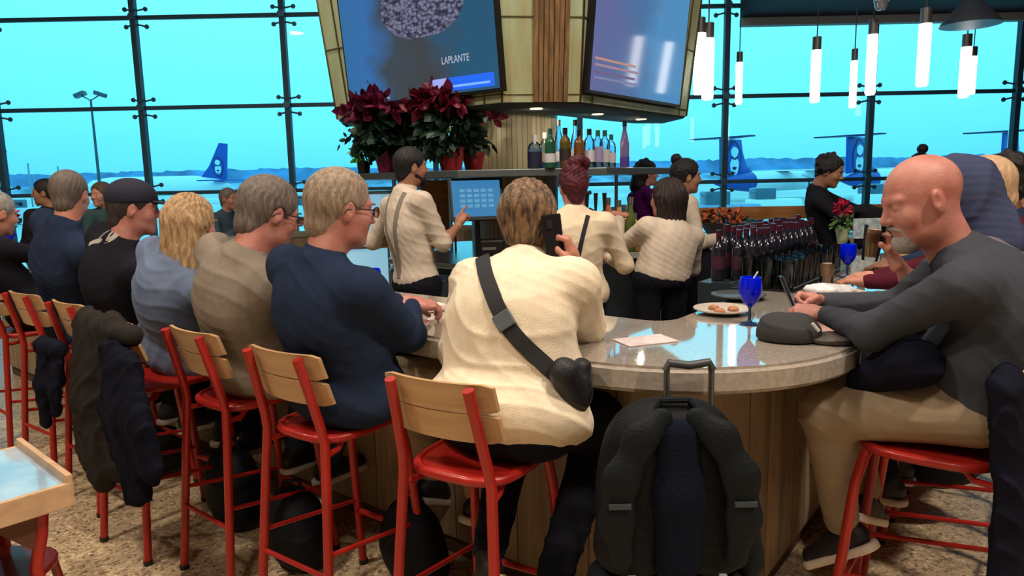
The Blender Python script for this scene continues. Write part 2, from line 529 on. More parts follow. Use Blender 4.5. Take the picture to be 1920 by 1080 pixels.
def hair_sdf(style, seed=1):
    s = SDF()
    r = np.random.RandomState(seed)
    strand = lambda amp, fr=180: (lambda P: -amp * np.sin(np.arctan2(P[:, 0], -P[:, 1] + .03) * 34 + 2.5 * np.sin(P[:, 2] * 45 + 9 * P[:, 0])) * np.clip((.13 - P[:, 2]) * 18, 0, 1))
    if style in ('short', 'grey_crop', 'receding', 'bald_fringe'):
        g = {'short': 0.013, 'grey_crop': 0.009, 'receding': 0.009, 'bald_fringe': 0.003}[style]
        s.ell((0, -0.016, 0.038), (0.077 + g, 0.099 + g, 0.088 + g * 1.1), k=0.02)
        s.cone((0, -0.045, 0.0), (0, -0.06, -0.05), 0.062, 0.050 + g * .5, k=0.03)
        hl = {'short': 0.072, 'grey_crop': 0.066, 'receding': 0.035, 'bald_fringe': -0.02}[style]
        s.half((0, hl, 0.05), (0, 1, -0.35), k=0.012)
        s.half((0, 0.02, -0.015), (0, 0.85, -0.8), k=0.010)
        for sx in (-1, 1): s.ell((sx * 0.085, 0.0, -0.012), (0.025, 0.026, 0.036), k=0.008, op='-')
        s.half((0, 0, -0.085), (0, 0.3, -1), k=0.015)
        s.warp(strand(0.0012))
    elif style in ('long', 'blonde', 'long_dark'):
        s.ell((0, -0.018, 0.038), (0.088, 0.110, 0.100), k=0.02)
        lo = -0.19 if style != 'long_dark' else -0.30
        s.cone((-0.045, -0.04, 0.0), (-0.055, -0.055, lo), 0.062, 0.040, k=0.04)
        s.cone((0.045, -0.04, 0.0), (0.055, -0.055, lo), 0.062, 0.040, k=0.04)
        s.cone((0, -0.06, 0.0), (0, -0.075, lo - .01), 0.068, 0.045, k=0.04)
        s.ell((0, 0.10, -0.06), (0.068, 0.075, 0.125), k=0.012, op='-')
        s.half((0, 0.072, 0.06), (0, 1, -0.30), k=0.015)
        s.warp(lambda P: -0.0035 * np.sin(np.arctan2(P[:, 0], -P[:, 1] - 0.0) * 26 + 2.0 * np.sin(P[:, 2] * 16)) - 0.002 * np.sin(P[:, 0] * 260 + 3 * np.sin(P[:, 2] * 30)))
    elif style == 'bob':
        s.ell((0, -0.020, 0.034), (0.091, 0.108, 0.098), k=0.02)
        s.cone((-0.03, -0.035, 0.0), (-0.025, -0.052, -0.055), 0.062, 0.050, k=0.04)
        s.cone((0.03, -0.035, 0.0), (0.025, -0.052, -0.055), 0.062, 0.050, k=0.04)
        s.half((0, 0.068, 0.05), (0, 1, -0.35), k=0.012)
        s.half((0, 0.035, -0.015), (0, 0.9, -0.6), k=0.010)
        for sx in (-1, 1): s.ell((sx * 0.093, 0.005, -0.012), (0.022, 0.030, 0.036), k=0.008, op='-')
        s.half((0, 0, -0.092), (0, 0.15, -1), k=0.015)
        s.warp(lambda P: -0.0022 * np.sin(np.arctan2(P[:, 0], P[:, 2] * .6 - P[:, 1] + .02) * 30 + 2.0 * np.sin(P[:, 2] * 22 + P[:, 1] * 20)))
    elif style in ('bun', 'red_bun', 'top_bun', 'curly', 'man_curly'):
        g = 0.014
        s.ell((0, -0.016, 0.038), (0.077 + g, 0.099 + g, 0.088 + g), k=0.02)
        s.cone((0, -0.045, 0.0), (0, -0.06, -0.045), 0.06, 0.045, k=0.03)
        s.half((0, 0.066, 0.05), (0, 1, -0.35), k=0.012)
        s.half((0, 0.02, -0.015), (0, 0.85, -0.8), k=0.010)
        for sx in (-1, 1): s.ell((sx * 0.088, 0.0, -0.012), (0.022, 0.026, 0.036), k=0.008, op='-')
        s.half((0, 0, -0.08), (0, 0.3, -1), k=0.015)
        if style == 'bun': s.ell((0, -0.085, 0.13), (0.042, 0.040, 0.038), k=0.010)
        if style == 'top_bun': s.ell((0, -0.04, 0.175), (0.052, 0.050, 0.050), k=0.008)
        if style == 'red_bun':
            for a in range(9):
                s.ell((0.045 * math.cos(a * 0.7) + 0.012, -0.055 + 0.035 * math.sin(a * 1.9), 0.125 + 0.030 * math.sin(a * 0.7 + .4)), (0.036,) * 3, k=0.014)
            s.cone((0, -0.07, 0.0), (0.0, -0.08, -0.07), 0.06, 0.04, k=0.03)
        if style in ('curly', 'man_curly'):
            for a in range(34 if style == 'curly' else 22):
                v = r.normal(size=3); v[1] = -abs(v[1]) * .8 + .15; v[2] = v[2] * .6 + .5; v /= np.linalg.norm(v)
                s.ell(V3(0, -0.016, 0.038) + v * V3(.088, .108, .098), (0.024,) * 3, k=0.010)
            if style == 'curly': s.chain([(0, -0.08, 0), (0, -0.1, -0.12), (0, -0.1, -.2)], [0.075, 0.075, .05], k=0.03)
        s.warp(lambda P: -0.0022 * np.sin(P[:, 0] * 150 + 4 * np.sin(P[:, 2] * 40)) * np.sin(P[:, 2] * 120 + 3 * np.sin(P[:, 1] * 50)))
    return s
def cap_sdf():
    s = SDF()
    s.ell((0, -0.014, 0.050), (0.092, 0.114, 0.094), k=0.02)
    s.half((0, 0, 0.030), (0, 0.12, -1), k=0.006)
    return s
def brim_sdf():
    s = SDF()
    s.ell((0, 0.125, 0.036), (0.078, 0.080, 0.0070), R=rot_from((0, 1, -0.12)), k=0.005)
    s.ell((0, -0.014, 0.04), (0.088, 0.108, 0.05), k=0.002, op='-')
    return s
_cache = {}
def cached(key, fn):
    if key not in _cache: _cache[key] = fn()
    return _cache[key]
def hand_geo(pose, h=0.003):
    """right hand; wrist at origin, fingers along +y, palm facing -z, thumb towards -x"""
    def mk():
        s = SDF()
        s.chain([(0, -0.05, 0), (0, 0.0, 0), (-0.002, 0.03, 0)], [0.029, 0.025, 0.028], k=0.015, flat=((0, 0, 1), 0.78))
        s.cone((-0.018, 0.045, 0.001), (-0.022, 0.086, 0), 0.019, 0.013, k=0.014)
        s.cone((0.018, 0.045, 0.001), (0.022, 0.080, -0.002), 0.018, 0.012, k=0.014)
        s.cone((0.0, 0.03, 0.001), (0.0, 0.086, 0.002), 0.021, 0.014, k=0.014)
        curl = {'relaxed': (22, 26, 18), 'grip': (52, 62, 38), 'flat': (6, 8, 5), 'type': (34, 38, 26), 'point': (60, 80, 50)}[pose]
        for i, (x, y, L, r) in enumerate([(-0.028, 0.088, 0.072, .0088), (-0.009, 0.094, 0.080, .0090), (0.010, 0.091, 0.073, .0086), (0.027, 0.082, 0.058, .0078)]):
            sp = math.radians((-7, -1.5, 3, 9)[i])
            p = V3(x, y, 0.002); an = 0.0
            seg = (0.45 * L, 0.31 * L, 0.24 * L)
            pts = [p - V3(0, .012, 0)]; pts.append(p)
            cc = curl if not (pose == 'point' and i == 0) else (5, 8, 5)
            for j in range(3):
                an += math.radians(cc[j] + (i * 3 if pose != 'flat' else 0))
                p = p + V3(math.sin(sp) * math.cos(an), math.cos(sp) * math.cos(an), -math.sin(an)) * seg[j]
                pts.append(p)
            s.chain(pts, [r * 1.05, r * 1.12, r * 1.02, r * .95, r * .82], k=0.004)
        if pose in ('grip', 'type'): tp = [(-0.020, 0.012, -0.008), (-0.040, 0.040, -0.022), (-0.038, 0.068, -0.040), (-0.022, 0.086, -0.052)]
        else: tp = [(-0.020, 0.012, -0.004), (-0.043, 0.038, -0.010), (-0.056, 0.064, -0.014), (-0.060, 0.088, -0.016)]
        s.chain(tp, [0.016, 0.0125, 0.0105, 0.0088], k=0.008)
        return s.mesh(h)
    return cached(('hand', pose, h), mk)
def place_hand(side, pose, wrist, fdir, pnorm, sc=1.0, h=0.003):
    """palm faces pnorm"""
    V, Q = hand_geo(pose, h)
    V = V.copy(); Q = Q
    if side == 'L': V[:, 0] *= -1; Q = Q[:, ::-1]
    f = np.array(fdir, float); f /= np.linalg.norm(f)
    n = np.array(pnorm, float); n -= f * n.dot(f); n /= np.linalg.norm(n)
    z = -n; x = np.cross(f, z)
    R = np.stack([x, f, z], 1)
    return V @ (R.T * sc) + np.array(wrist, float), Q
def ik(a, b, l1, l2, pole):
    a, b, pole = map(lambda v: np.array(v, float), (a, b, pole))
    d = b - a; L = np.linalg.norm(d)
    if L > (l1 + l2) * .995: f = L / ((l1 + l2) * .995); l1 *= f; l2 *= f
    u = d / L
    x = (l1 * l1 - l2 * l2 + L * L) / (2 * L)
    hh = math.sqrt(max(l1 * l1 - x * x, 1e-6))
    pv = pole - u * pole.dot(u); pv /= np.linalg.norm(pv)
    return a + u * x + pv * hh
NP = [0]
def person(label, pelvis, yaw, head, hyaw, hpitch=0.0, htilt=0.0, hs=1.0, sk='fair', female=False, hair=None, hair_col=(0.05, 0.03, 0.02),
           hair_col2=None, shirt=None, pants=None, width=1.0, girth=0.0, sw=0.180, handR=None, handL=None, poleR=None, poleL=None, knees=None,
           feet=None, sleeve=1.0, standing=False, beard=None, glasses=False, cap=None, shoes=None, detail=1, collar=True, wr=0.004, legs=True,
           extra=None, sole=(0.55, 0.5, 0.42), hood=None, shirt_low=0.0, hunch=0.04, eyes=True,  wfr=22, nobody=False):
    NP[0] += 1
    seed = NP[0] * 13
    pelvis, head = V3(*pelvis), V3(*head)
    fw = V3(math.cos(yaw), math.sin(yaw), 0); rt = V3(math.sin(yaw), -math.cos(yaw), 0)
    hf = V3(math.cos(hyaw) * math.cos(hpitch), math.sin(hyaw) * math.cos(hpitch), math.sin(hpitch))
    hup = V3(math.sin(hyaw) * math.sin(htilt), -math.cos(hyaw) * math.sin(htilt), math.cos(htilt))
    HR = rot_from(hf, hup)
    HM = np.eye(4); HM[:3, :3] = HR * hs; HM[:3, 3] = head
    neck = head + HR @ V3(0, -0.045, -0.15) * hs
    up = neck - pelvis; TL = np.linalg.norm(up)
    B = rot_from(fw, up)
    BR, BF, BU = B[:, 0], B[:, 1], B[:, 2]
    if up.dot(fw) != 0:  # torso axes: keep right lateral, tilt forward with the spine
        BU = up / TL; BF = np.cross(BU, rt); BF /= np.linalg.norm(BF)
        if BF.dot(fw) < 0: BF = -BF
        BR = np.cross(BF, BU); B = np.stack([BR, BF, BU], 1)
    root = empty('person', (float(pelvis[0]), float(pelvis[1]), 0.0), label, 'person')
    g = girth
    h = 0.008 if detail >= 1 else 0.012
    if detail >= 2: h = 0.0065
    P0, P1 = pelvis, neck
    mid = lambda t, off=0.0: P0 + up * t - BF * (hunch * math.sin(PI * t)) + BF * off
    sh = {q: P0 + up * 0.855 + BR * sw * (1 if q == 'R' else -1) * width - BF * .01 for q in 'RL'}
    arm = {}
    for q, hd, pole in (('R', handR, poleR), ('L', handL, poleL)):
        if hd is None:
            wrist = pelvis + rt * (0.26 if q == 'R' else -0.26) * width + fw * .12 + V3(0, 0, -0.05 if standing else .12)
            fd, pn, pose = V3(0, 0, -1) + fw * .3, -rt * (1 if q == 'R' else -1), 'relaxed'
        else:
            wrist, fd, pn, pose = hd
            wrist = V3(*wrist)
        pl = V3(*pole) if pole is not None else rt * (0.7 if q == 'R' else -0.7) + V3(0, 0, -1) - fw * .3
        el = ik(sh[q], wrist, 0.29, 0.255, pl)
        arm[q] = (sh[q], el, wrist, fd, pn, pose)
    # ---- shirt
    s = SDF()
    w = width
    s.ell(mid(0.03), (0.165 * w + g * .9, 0.125 + g, 0.12), B, k=0.05)
    s.ell(mid(0.30, 0.02 + g * .5), (0.150 * w + g, 0.112 + g * 1.2, 0.15), B, k=0.07)
    s.ell(mid(0.58), (0.160 * w + g * .6, 0.115 + g * .6, 0.16), B, k=0.07)
    s.ell(mid(0.78), (0.155 * w + g * .4, 0.098 + g * .3, 0.11), B, k=0.06)
    for q in (1, -1): s.cone(neck - BU * .035 - BF * .015, mid(0.86) + BR * sw * w * .86 * q, 0.052, 0.058, k=0.06)
    s.cone(mid(0.80), neck - BU * .01 - BF * .012, 0.085, 0.062, k=0.06)
    if female: s.ell(mid(0.62, 0.075 + g * .5), (0.13 * w + g * .4, 0.055, 0.07), B, k=0.05)
    if shirt_low: s.ell(mid(-0.06 * shirt_low), (0.195 * w + g * 1.05, 0.155 + g, 0.125), B, k=0.05)
    for q in 'RL':
        a, e_, wr_, fd, pn, pose = arm[q]
        s.cone(a, e_, 0.057 + g * .25, 0.050 + g * .18, k=0.06)
        end = e_ + (wr_ - e_) * min(1.0, sleeve) if sleeve < 1 else wr_ - (wr_ - e_) * .04
        if sleeve > 0.05: s.cone(e_, end, 0.050 + g * .15, 0.036 if sleeve > .9 else 0.046, k=0.03)
    if collar: s.torus(neck + BU * .012 - BF * .002, B, 0.060, 0.013, k=0.012, sy=1.05)
    if wr: s.warp(wrinkles(seed, wr, wfr, BU + 0.25 * BR))
    if wr: s.warp(wrinkles(seed + 5, wr * .6, wfr * .7, BR + 0.3 * BU))
    body_parts = []
    sdf_obj('shirt', s, h, shirt or CREAM, root)
    # ---- body
    hd = head_sdf(female, beard, heavy=0.008 if g > .03 else 0.0, neck=0.055 if not g else 0.060)
    key = ('head', female, g > .03, detail)
    hh = {0: 0.006, 1: 0.0045, 2: 0.0032}[detail]
    V, Q = cached(key, lambda: hd.mesh(hh))
    body_parts.append((V @ HM[:3, :3].T + HM[:3, 3], Q))
    for q in 'RL':
        a, e_, wr_, fd, pn, pose = arm[q]
        body_parts.append(place_hand(q, pose, wr_, fd, pn, (0.94 if female else 1.02), h=0.003 if detail >= 1 else 0.0045))
    c = SDF()
    c.ell(mid(0.03), (0.145 * w, 0.105, 0.10), B, k=0.05)
    c.ell(mid(0.35), (0.130 * w, 0.095, 0.15), B, k=0.07)
    c.ell(mid(0.70), (0.140 * w, 0.090, 0.15), B, k=0.07)
    c.cone(mid(0.84) + BR * sw * w * .75, mid(0.84) - BR * sw * w * .75, 0.05, 0.05, k=0.05)
    c.cone(mid(0.80), neck + (head - neck) * .25, 0.06, 0.048, k=0.05)
    for q in 'RL':
        a, e_, wr_, fd, pn, pose = arm[q]
        c.cone(a, e_, 0.046, 0.036, k=0.03); c.cone(e_, wr_, 0.036, 0.026, k=0.03)
        c.cone(e_ + (wr_ - e_) * .25, e_ + (wr_ - e_) * .4, 0.040, 0.037, k=0.03)
    hips, kn, an, toe = {}, {}, {}, {}
    for q in 'RL':
        sg = 1 if q == 'R' else -1
        hips[q] = pelvis + rt * 0.095 * sg * w - V3(0, 0, 0.0)
        if standing:
            kn[q] = V3(pelvis[0], pelvis[1], 0.50) + rt * .10 * sg + fw * .02
            an[q] = V3(pelvis[0], pelvis[1], 0.09) + rt * .11 * sg - fw * .01
            td = fw + rt * .15 * sg
        else:
            kn[q] = pelvis + fw * 0.40 + rt * .13 * sg + V3(0, 0, -0.04)
            an[q] = pelvis + fw * .25 + rt * .12 * sg; an[q][2] = .37
            td = fw
        if knees and knees.get(q) is not None: kn[q] = V3(*knees[q])
        if feet and feet.get(q) is not None: an[q] = V3(*feet[q][0]); td = V3(*feet[q][1])
        toe[q] = td / np.linalg.norm(td)
        if legs:
            c.cone(hips[q], kn[q], 0.070, 0.048, k=0.03); c.cone(kn[q], an[q], 0.046, 0.030, k=0.03)
    if not nobody: body_parts.append(c.mesh(0.012))
    V, Q = join(body_parts)
    body = link('body', np_mesh('body', V, Q), skin(sk), root)
    # ---- trousers
    if legs:
        p = SDF()
        p.ell(pelvis + V3(0, 0, -0.02 if shirt_low != .4 else -.05), ((0.160 if shirt_low == 1 else .172) * w + g * .8, (0.118 if shirt_low else .132) + g * .8, 0.10), rot_from(fw), k=0.05)
        for q in 'RL':
            p.cone(hips[q] - V3(0, 0, .01), kn[q], 0.092 + g * .4, 0.070 + g * .3, k=0.045)
            p.cone(kn[q], kn[q] + (an[q] - kn[q]) * .93, 0.068 + g * .3, 0.058, k=0.03)
            p.cone(kn[q] + (an[q] - kn[q]) * .2 - fw * .015, kn[q] + (an[q] - kn[q]) * .5 - fw * .01, 0.060, 0.055, k=0.03)
        if wr: p.warp(wrinkles(seed + 3, wr * 1.2, 26, (0.4, 0.3, 1)))
        sdf_obj('trousers', p, h, pants or BLACKC, root)
        shoes = shoes or mat('black_shoe', (.012, .012, .016), .55)
        if shoes is not None:
            for q in 'RL':
                t = toe[q]; side = np.cross(t, V3(0, 0, 1)); side /= np.linalg.norm(side)
                upv = np.cross(side, t)
                a0 = an[q] - upv * .06
                o = SDF()
                o.cone(a0 - t * .035 + upv * .02, a0 + t * .06 + upv * .015, 0.042, 0.040, k=0.02, flat=(side, .9))
                o.cone(a0 + t * .06 + upv * .012, a0 + t * .17 + upv * .0, 0.042, 0.032, k=0.03)
                o.cone(an[q] - t * .01, a0 + upv * .02, 0.042, 0.045, k=0.02)
                o.half(a0 - upv * .026, -upv, k=0.004)
                so = sdf_obj('shoe', o, 0.006, shoes, root)
                o2 = SDF()
                o2.cone(a0 - t * .040 - upv * .024, a0 + t * .175 - upv * .024, 0.046, 0.040, k=0.01)
                o2.half(a0 - upv * .010, upv, k=0.004); o2.half(a0 - upv * .040, -upv, k=0.004)
                sdf_obj('sole', o2, 0.006, mat('sole_%.2f' % sole[0], sole, 0.7), so)
    # ---- hair, cap, glasses, eyes
    HMm = Matrix([list(r) for r in HM])
    if hair and hair != 'none':
        V, Q = cached(('hair', hair, detail), lambda: hair_sdf(hair, seed).mesh(0.0042 if detail else 0.006))
        V = V @ HM[:3, :3].T + HM[:3, 3]
        mt = mat('hair_%s_%.2f_%.2f' % (hair, hair_col[0], hair_col[1]), hair_col, 0.55, col2=hair_col2 or tuple(v * .45 for v in hair_col), vscale=26, bump=0.5, bscale=90, stretch=(3, 3, .7))
        link('hair', np_mesh('hair', V, Q), mt, root)
    if cap:
        V, Q = cap_sdf().mesh(0.005); V = V @ HM[:3, :3].T + HM[:3, 3]
        co = link('cap', np_mesh('cap', V, Q), cap, root)
        V, Q = brim_sdf().mesh(0.004); V = V @ HM[:3, :3].T + HM[:3, 3]
        link('brim', np_mesh('brim', V, Q), cap, co)
    if beard:
        b = SDF()
        b.ell((0, 0.060, -0.092), (0.038, 0.040, 0.030), k=0.02)
        b.ell((0, 0.072, -0.102), (0.025, 0.024, 0.022), k=0.02)
        b.half((0, 0, -0.071), (0, -0.1, 1), k=0.008)
        for sx in (-1, 1):
            b.cone((sx * 0.004, 0.096, -0.0455), (sx * 0.026, 0.082, -0.056), 0.0065, 0.006, k=0.004)
            b.cone((sx * 0.027, 0.080, -0.056), (sx * 0.030, 0.070, -0.082), 0.006, 0.010, k=0.006)
            if beard[0] < .1: b.cone((sx * 0.030, 0.066, -0.084), (sx * 0.060, 0.010, -0.055), 0.018, 0.013, k=0.02)
        b.warp(lambda P: -0.0015 * np.sin(P[:, 0] * 500) * np.sin(P[:, 2] * 400))
        V, Q = b.mesh(0.0035); V = V @ HM[:3, :3].T + HM[:3, 3]
        link('beard', np_mesh('beard', V, Q), mat('beard_%.2f' % beard[0], beard, 0.9, bump=0.6, bscale=300), root)
    if eyes and detail >= 1:
        for sx in (-1, 1):
            e1 = MB().lathe([(0.0, -.0124), (.0062, -.0107), (.0107, -.0062), (.0124, 0), (.0107, .0062), (.0062, .0107), (0, .0124)], seg=16)
            M = HMm @ Matrix.Translation((sx * 0.031, 0.0757, 0.0065))
            e1.v = [M @ Vector(v) for v in e1.v]
            eo = e1.build('eye', mat('eye_white', (0.75, 0.72, 0.68), 0.2), root)
            e2 = MB().lathe([(0.0, .0129), (.0052, .0118), (.0056, .0108)], seg=14, M=Matrix.Rotation(-PI / 2, 4, 'X'))
            e2.v = [M @ Vector(v) for v in e2.v]
            e2.build('iris', mat('iris', (0.02, 0.015, 0.012), 0.15), eo)
            # upper lid / brow hair
            b = MB().tube([M @ Vector((-.016, .017, .021)), M @ Vector((0, .0215, .0245)), M @ Vector((.016, .016, .021))], .003, 8)
            b.build('eyebrow', mat('brow_%.2f' % hair_col[0], tuple(v * .7 for v in hair_col), .9), root)
    if glasses:
        gl = MB()
        for sx in (-1, 1):
            gl.tube([HMm @ Vector((sx * .033 + .024 * math.cos(t) * (1), .108 - .004 * abs(math.cos(t)), .004 + .017 * math.sin(t))) for t in [2 * PI * i / 20 for i in range(20)]], .0018, 6, closed=True)
            gl.tube([HMm @ Vector(v) for v in ((sx * .057, .103, .010), (sx * .072, .09, .010), (sx * .083, .02, .008), (sx * .084, -.012, .003), (sx * .082, -.025, -.012))], .0023, 6)
        gl.tube([HMm @ Vector((-.010, .107, .008)), HMm @ Vector((0, .110, .010)), HMm @ Vector((.010, .107, .008))], .0018, 6)
        go = gl.build('eyeglasses', mat('glasses_frame', (.03, .008, .01), .3), root)
        for sx in (-1, 1):
            g2 = MB().lathe([(0, .0006), (.0225, .0006), (.0225, -.0006), (0, -.0006)], seg=20, M=Matrix.Rotation(-PI / 2, 4, 'X'), sy=.72)
            g2.v = [HMm @ (Vector(v) + Vector((sx * .033, .1065, .004))) for v in g2.v]
            g2.build('lens', GLASS_THIN, go)
    info = dict(root=root, HM=HM, B=B, mid=mid, arm=arm, neck=neck, up=up, fw=fw, rt=rt, pelvis=pelvis, shirt=s)
    return info
def thin_glass(name, tint, refl=0.06, rough=0.0):
    mt = bpy.data.materials.new(name); mt.use_nodes = True
    n, L = mt.node_tree.nodes, mt.node_tree.links
    n.remove(n['Principled BSDF'])
    t = n.new('ShaderNodeBsdfTransparent'); t.inputs[0].default_value = (*tint, 1)
    g = n.new('ShaderNodeBsdfGlossy'); g.inputs['Roughness'].default_value = rough; g.inputs['Color'].default_value = (.9, .95, 1, 1)
    fr = n.new('ShaderNodeFresnel'); fr.inputs[0].default_value = 1.45
    mx = n.new('ShaderNodeMixShader')
    L.new(fr.outputs[0], mx.inputs[0]); L.new(t.outputs[0], mx.inputs[1]); L.new(g.outputs[0], mx.inputs[2])
    L.new(mx.outputs[0], n['Material Output'].inputs[0])
    return mt
GLASS_THIN = thin_glass('thin_clear_glass', (.93, .96, .97))
WIN_GLASS = thin_glass('aqua_tinted_window_glass', (.40, .84, .94))
# ------------------------------------------------------------------ the room
def struct(name, mb, mt, sm=None, parent=None, bevel=0):
    o = mb.build(name, mt, parent, sm, bevel)
    if parent is None: o['kind'] = 'structure'
    return o
def floor_mat():
    mt = bpy.data.materials.new('speckled_floor'); mt.use_nodes = True
    n, L = mt.node_tree.nodes, mt.node_tree.links
    b = n['Principled BSDF']; b.inputs['Roughness'].default_value = 0.38
    t = n.new('ShaderNodeTexCoord')
    v = n.new('ShaderNodeTexVoronoi'); v.inputs['Scale'].default_value = 75
    z = n.new('ShaderNodeTexNoise'); z.inputs['Scale'].default_value = 9; z.inputs['Detail'].default_value = 8; z.inputs['Roughness'].default_value = .75
    L.new(t.outputs['Object'], v.inputs['Vector']); L.new(t.outputs['Object'], z.inputs['Vector'])
    r = n.new('ShaderNodeValToRGB')
    el = r.color_ramp.elements
    el[0].position, el[0].color = 0.0, (0.22, 0.155, 0.095, 1)
    el[1].position, el[1].color = 1.0, (0.85, 0.68, 0.44, 1)
    for p, c in ((.22, (.42, .32, .20)), (.45, (.64, .50, .32)), (.7, (.52, .40, .25))):
        k = el.new(p); k.color = (*c, 1)
    sp = n.new('ShaderNodeSeparateColor'); L.new(v.outputs['Color'], sp.inputs[0])
    mx = n.new('ShaderNodeMixRGB'); mx.blend_type = 'MULTIPLY'; mx.inputs['Fac'].default_value = .8
    L.new(sp.outputs[0], r.inputs['Fac']); L.new(r.outputs[0], mx.inputs['Color1'])
    r2 = n.new('ShaderNodeValToRGB'); r2.color_ramp.elements[0].position = .3; r2.color_ramp.elements[1].position = .62
    r2.color_ramp.elements[0].color = (.68, .66, .64, 1); r2.color_ramp.elements[1].color = (1, 1, 1, 1)
    L.new(z.outputs['Fac'], r2.inputs['Fac']); L.new(r2.outputs[0], mx.inputs['Color2'])
    L.new(mx.outputs[0], b.inputs['Base Color'])
    return mt
GY = 12.0   # the window wall stands 12 m ahead
struct('floor', MB().box((0, 2.9, -0.05), (32, 18.4, 0.1)), floor_mat())
struct('ceiling', MB().box((-6.1, 2.9, 6.05), (19.8, 18.4, 0.3)), mat('pale_ceiling', (0.62, 0.60, 0.56), 0.9))
DKC = mat('dark_purple_ceiling', (0.050, 0.030, 0.055), 0.7, bump=.15, bscale=4)
# the lowered dark ceiling over the right half, with its pale edge strip and joints
o = struct('ceiling_lowered', MB().box((9.8, 3.0, 5.05), (12.2, 17.6, 1.98)), DKC)
struct('trim_1', MB().box((9.8, 11.74, 3.99), (12.2, 0.16, 0.12)), mat('pale_grey_trim', (0.42, 0.44, 0.47), 0.5), bevel=.01)
struct('wall_back', MB().box((0, -6.2, 3.0), (32, 0.2, 6.2)), mat('tan_wall', (0.34, 0.27, 0.20), 0.9, var=.1))
struct('wall_left', MB().box((-15.9, 2.9, 3.0), (0.2, 18.4, 6.2)), mat('tan_wall', (0.34, 0.27, 0.20), 0.9))
struct('wall_right', MB().box((15.9, 2.9, 3.0), (0.2, 18.4, 6.2)), mat('tan_wall', (0.34, 0.27, 0.20), 0.9))
# unseen ceiling fixtures for the added fill lamps
for (x, y, z, p), wh in zip(FILL_LAMPS, ('over the left seats', 'behind the viewer', 'over the bald person', 'over the far left seats', 'over the bartenders at left', 'over the curved end of the bar')):
    t = empty('ceiling_fill_lamp', (x, y, 5.9), 'round warm downlight added to the ceiling ' + wh, 'light', 'added ceiling fill lamps')
    MB().lathe([(.27, 0), (.31, 0), (.31, -.08), (.27, -.08)], (x, y, t.location.z), caps=False).build('rim', STEEL, t)
    MB().lathe([(0, -.02), (.27, -.02), (.27, -.0), (0, 0)], (x, y, t.location.z)).build('diffuser', mat('ceiling_fill_glow', (1, .9, .75), .5, emit=(1, .8, .55), estr=6), t)
MULL = mat('blue_grey_mullion_paint', (0.045, 0.12, 0.20), 0.45)
X0 = -8.32
mx_ = [X0 + 2.37 * i for i in range(-3, 11)]
rails = [0.06, 1.505, 2.88, 4.29, 5.85]
for i, x in enumerate(mx_[:-1]):
    w = MB()
    for a, b in zip(rails[:-1], rails[1:]):
        w.box((x + 1.185, GY, (a + b) / 2), (2.37 - .03, 0.016, b - a - .03))
    struct('window_%d' % (i + 1), w, WIN_GLASS)
for i, x in enumerate(mx_):
    o = struct('mullion', MB().box((x, GY - .10, 2.95), (0.085, 0.12, 5.9)), MULL, bevel=.008)
    c = MB()
    for z in rails[1:-1]:
        for sx in (-1, 1):
            for sz in (-1, 1):
                px_, pz = x + sx * .165, z + sz * .135
                c.tube([(x, GY - .06, z + sz * .10), (px_, GY - .045, pz)], .014, 8)
                c.lathe([(0, -.012), (.034, -.012), (.038, 0), (.034, .014), (0, .014)], (px_, GY - .03, pz), 14, Matrix.Rotation(PI / 2, 4, 'X'))
        c.lathe([(0, -.02), (.055, -.02), (.06, 0), (.055, .02), (0, .02)], (x, GY - .17, z), 16, Matrix.Rotation(PI / 2, 4, 'X'))
    cl = c.build('glass_clamps', mat('clamp_metal', (0.10, 0.22, 0.32), .4, metal=.5), o)
for z in rails[:4]:
    struct('transom', MB().box((0, GY - .05, z), (31.6, 0.06, 0.062)), MULL)
struct('sill_trim', MB().box((0, GY - .02, .03), (31.6, 0.3, 0.06)), MULL)
# orange timber topped partition between bar and window (right)
ob = wood('orange_pine', (0.62, 0.26, 0.07), (0.42, 0.16, 0.04), axis='X', rough=.5)
t = empty('low_partition', (5.4, 9.6, 0), 'long orange pine bench back in front of the right window', 'partition')
MB().box((5.6, 9.6, 1.10), (6.6, 0.05, 0.17)).build('top_board', ob, t, bevel=.006)
MB().box((5.6, 9.6, .50), (6.6, 0.04, 0.90)).build('lower_panel', mat('rose_panel', (.40, .22, .16), .7), t)
MB().tube([(2.5, 9.25, .98), (8.9, 9.25, .98)], .016, 8).build('rail', mat('brass_rail', (.5, .35, .2), .3, metal=.8), t)
for x in (2.6, 4.2, 5.8, 7.4, 8.8):
    MB().box((x, 9.42, .5), (.05, .36, 1.0)).build('post', ob, t)

# ------------------------------------------------------------------ outside
GZ = -1.7
struct('apron_ground', MB().box((0, 1262, GZ - .1), (5000, 2496, .2)), mat('pale_apron_concrete', (.52, .60, .62), .55, var=.25, vscale=.02))
def ridge(y, h0, amp, seed, colr, name, dy=40):
    r = np.random.RandomState(seed)
    n = 420
    xs = np.linspace(-1.3 * y, 1.3 * y, n)
    hh = h0 + amp * np.convolve(r.rand(n + 30), np.ones(16) / 16, 'same')[15:15 + n] * 2 + amp * .45 * r.rand(n)
    m_ = MB(); vs = []; fs = []
    for i in range(n): vs += [(xs[i], y - dy, GZ), (xs[i], y, hh[i]), (xs[i], y + dy, hh[i] * .9), (xs[i], y + 2 * dy, GZ)]
    for i in range(n - 1):
        for q in range(3): fs.append((4 * i + q, 4 * i + 4 + q, 4 * i + 5 + q, 4 * i + 1 + q))
    m_.add(vs, fs)
    o = m_.build(name, colr); tag(o, kind='structure'); return o
ridge(800, 11.5, 6.0, 3, mat('woods_painted_haze', (.10, .24, .48), 1, var=.35, vscale=.03), 'distant_treeline')  # distance haze is put into the blue of the woods
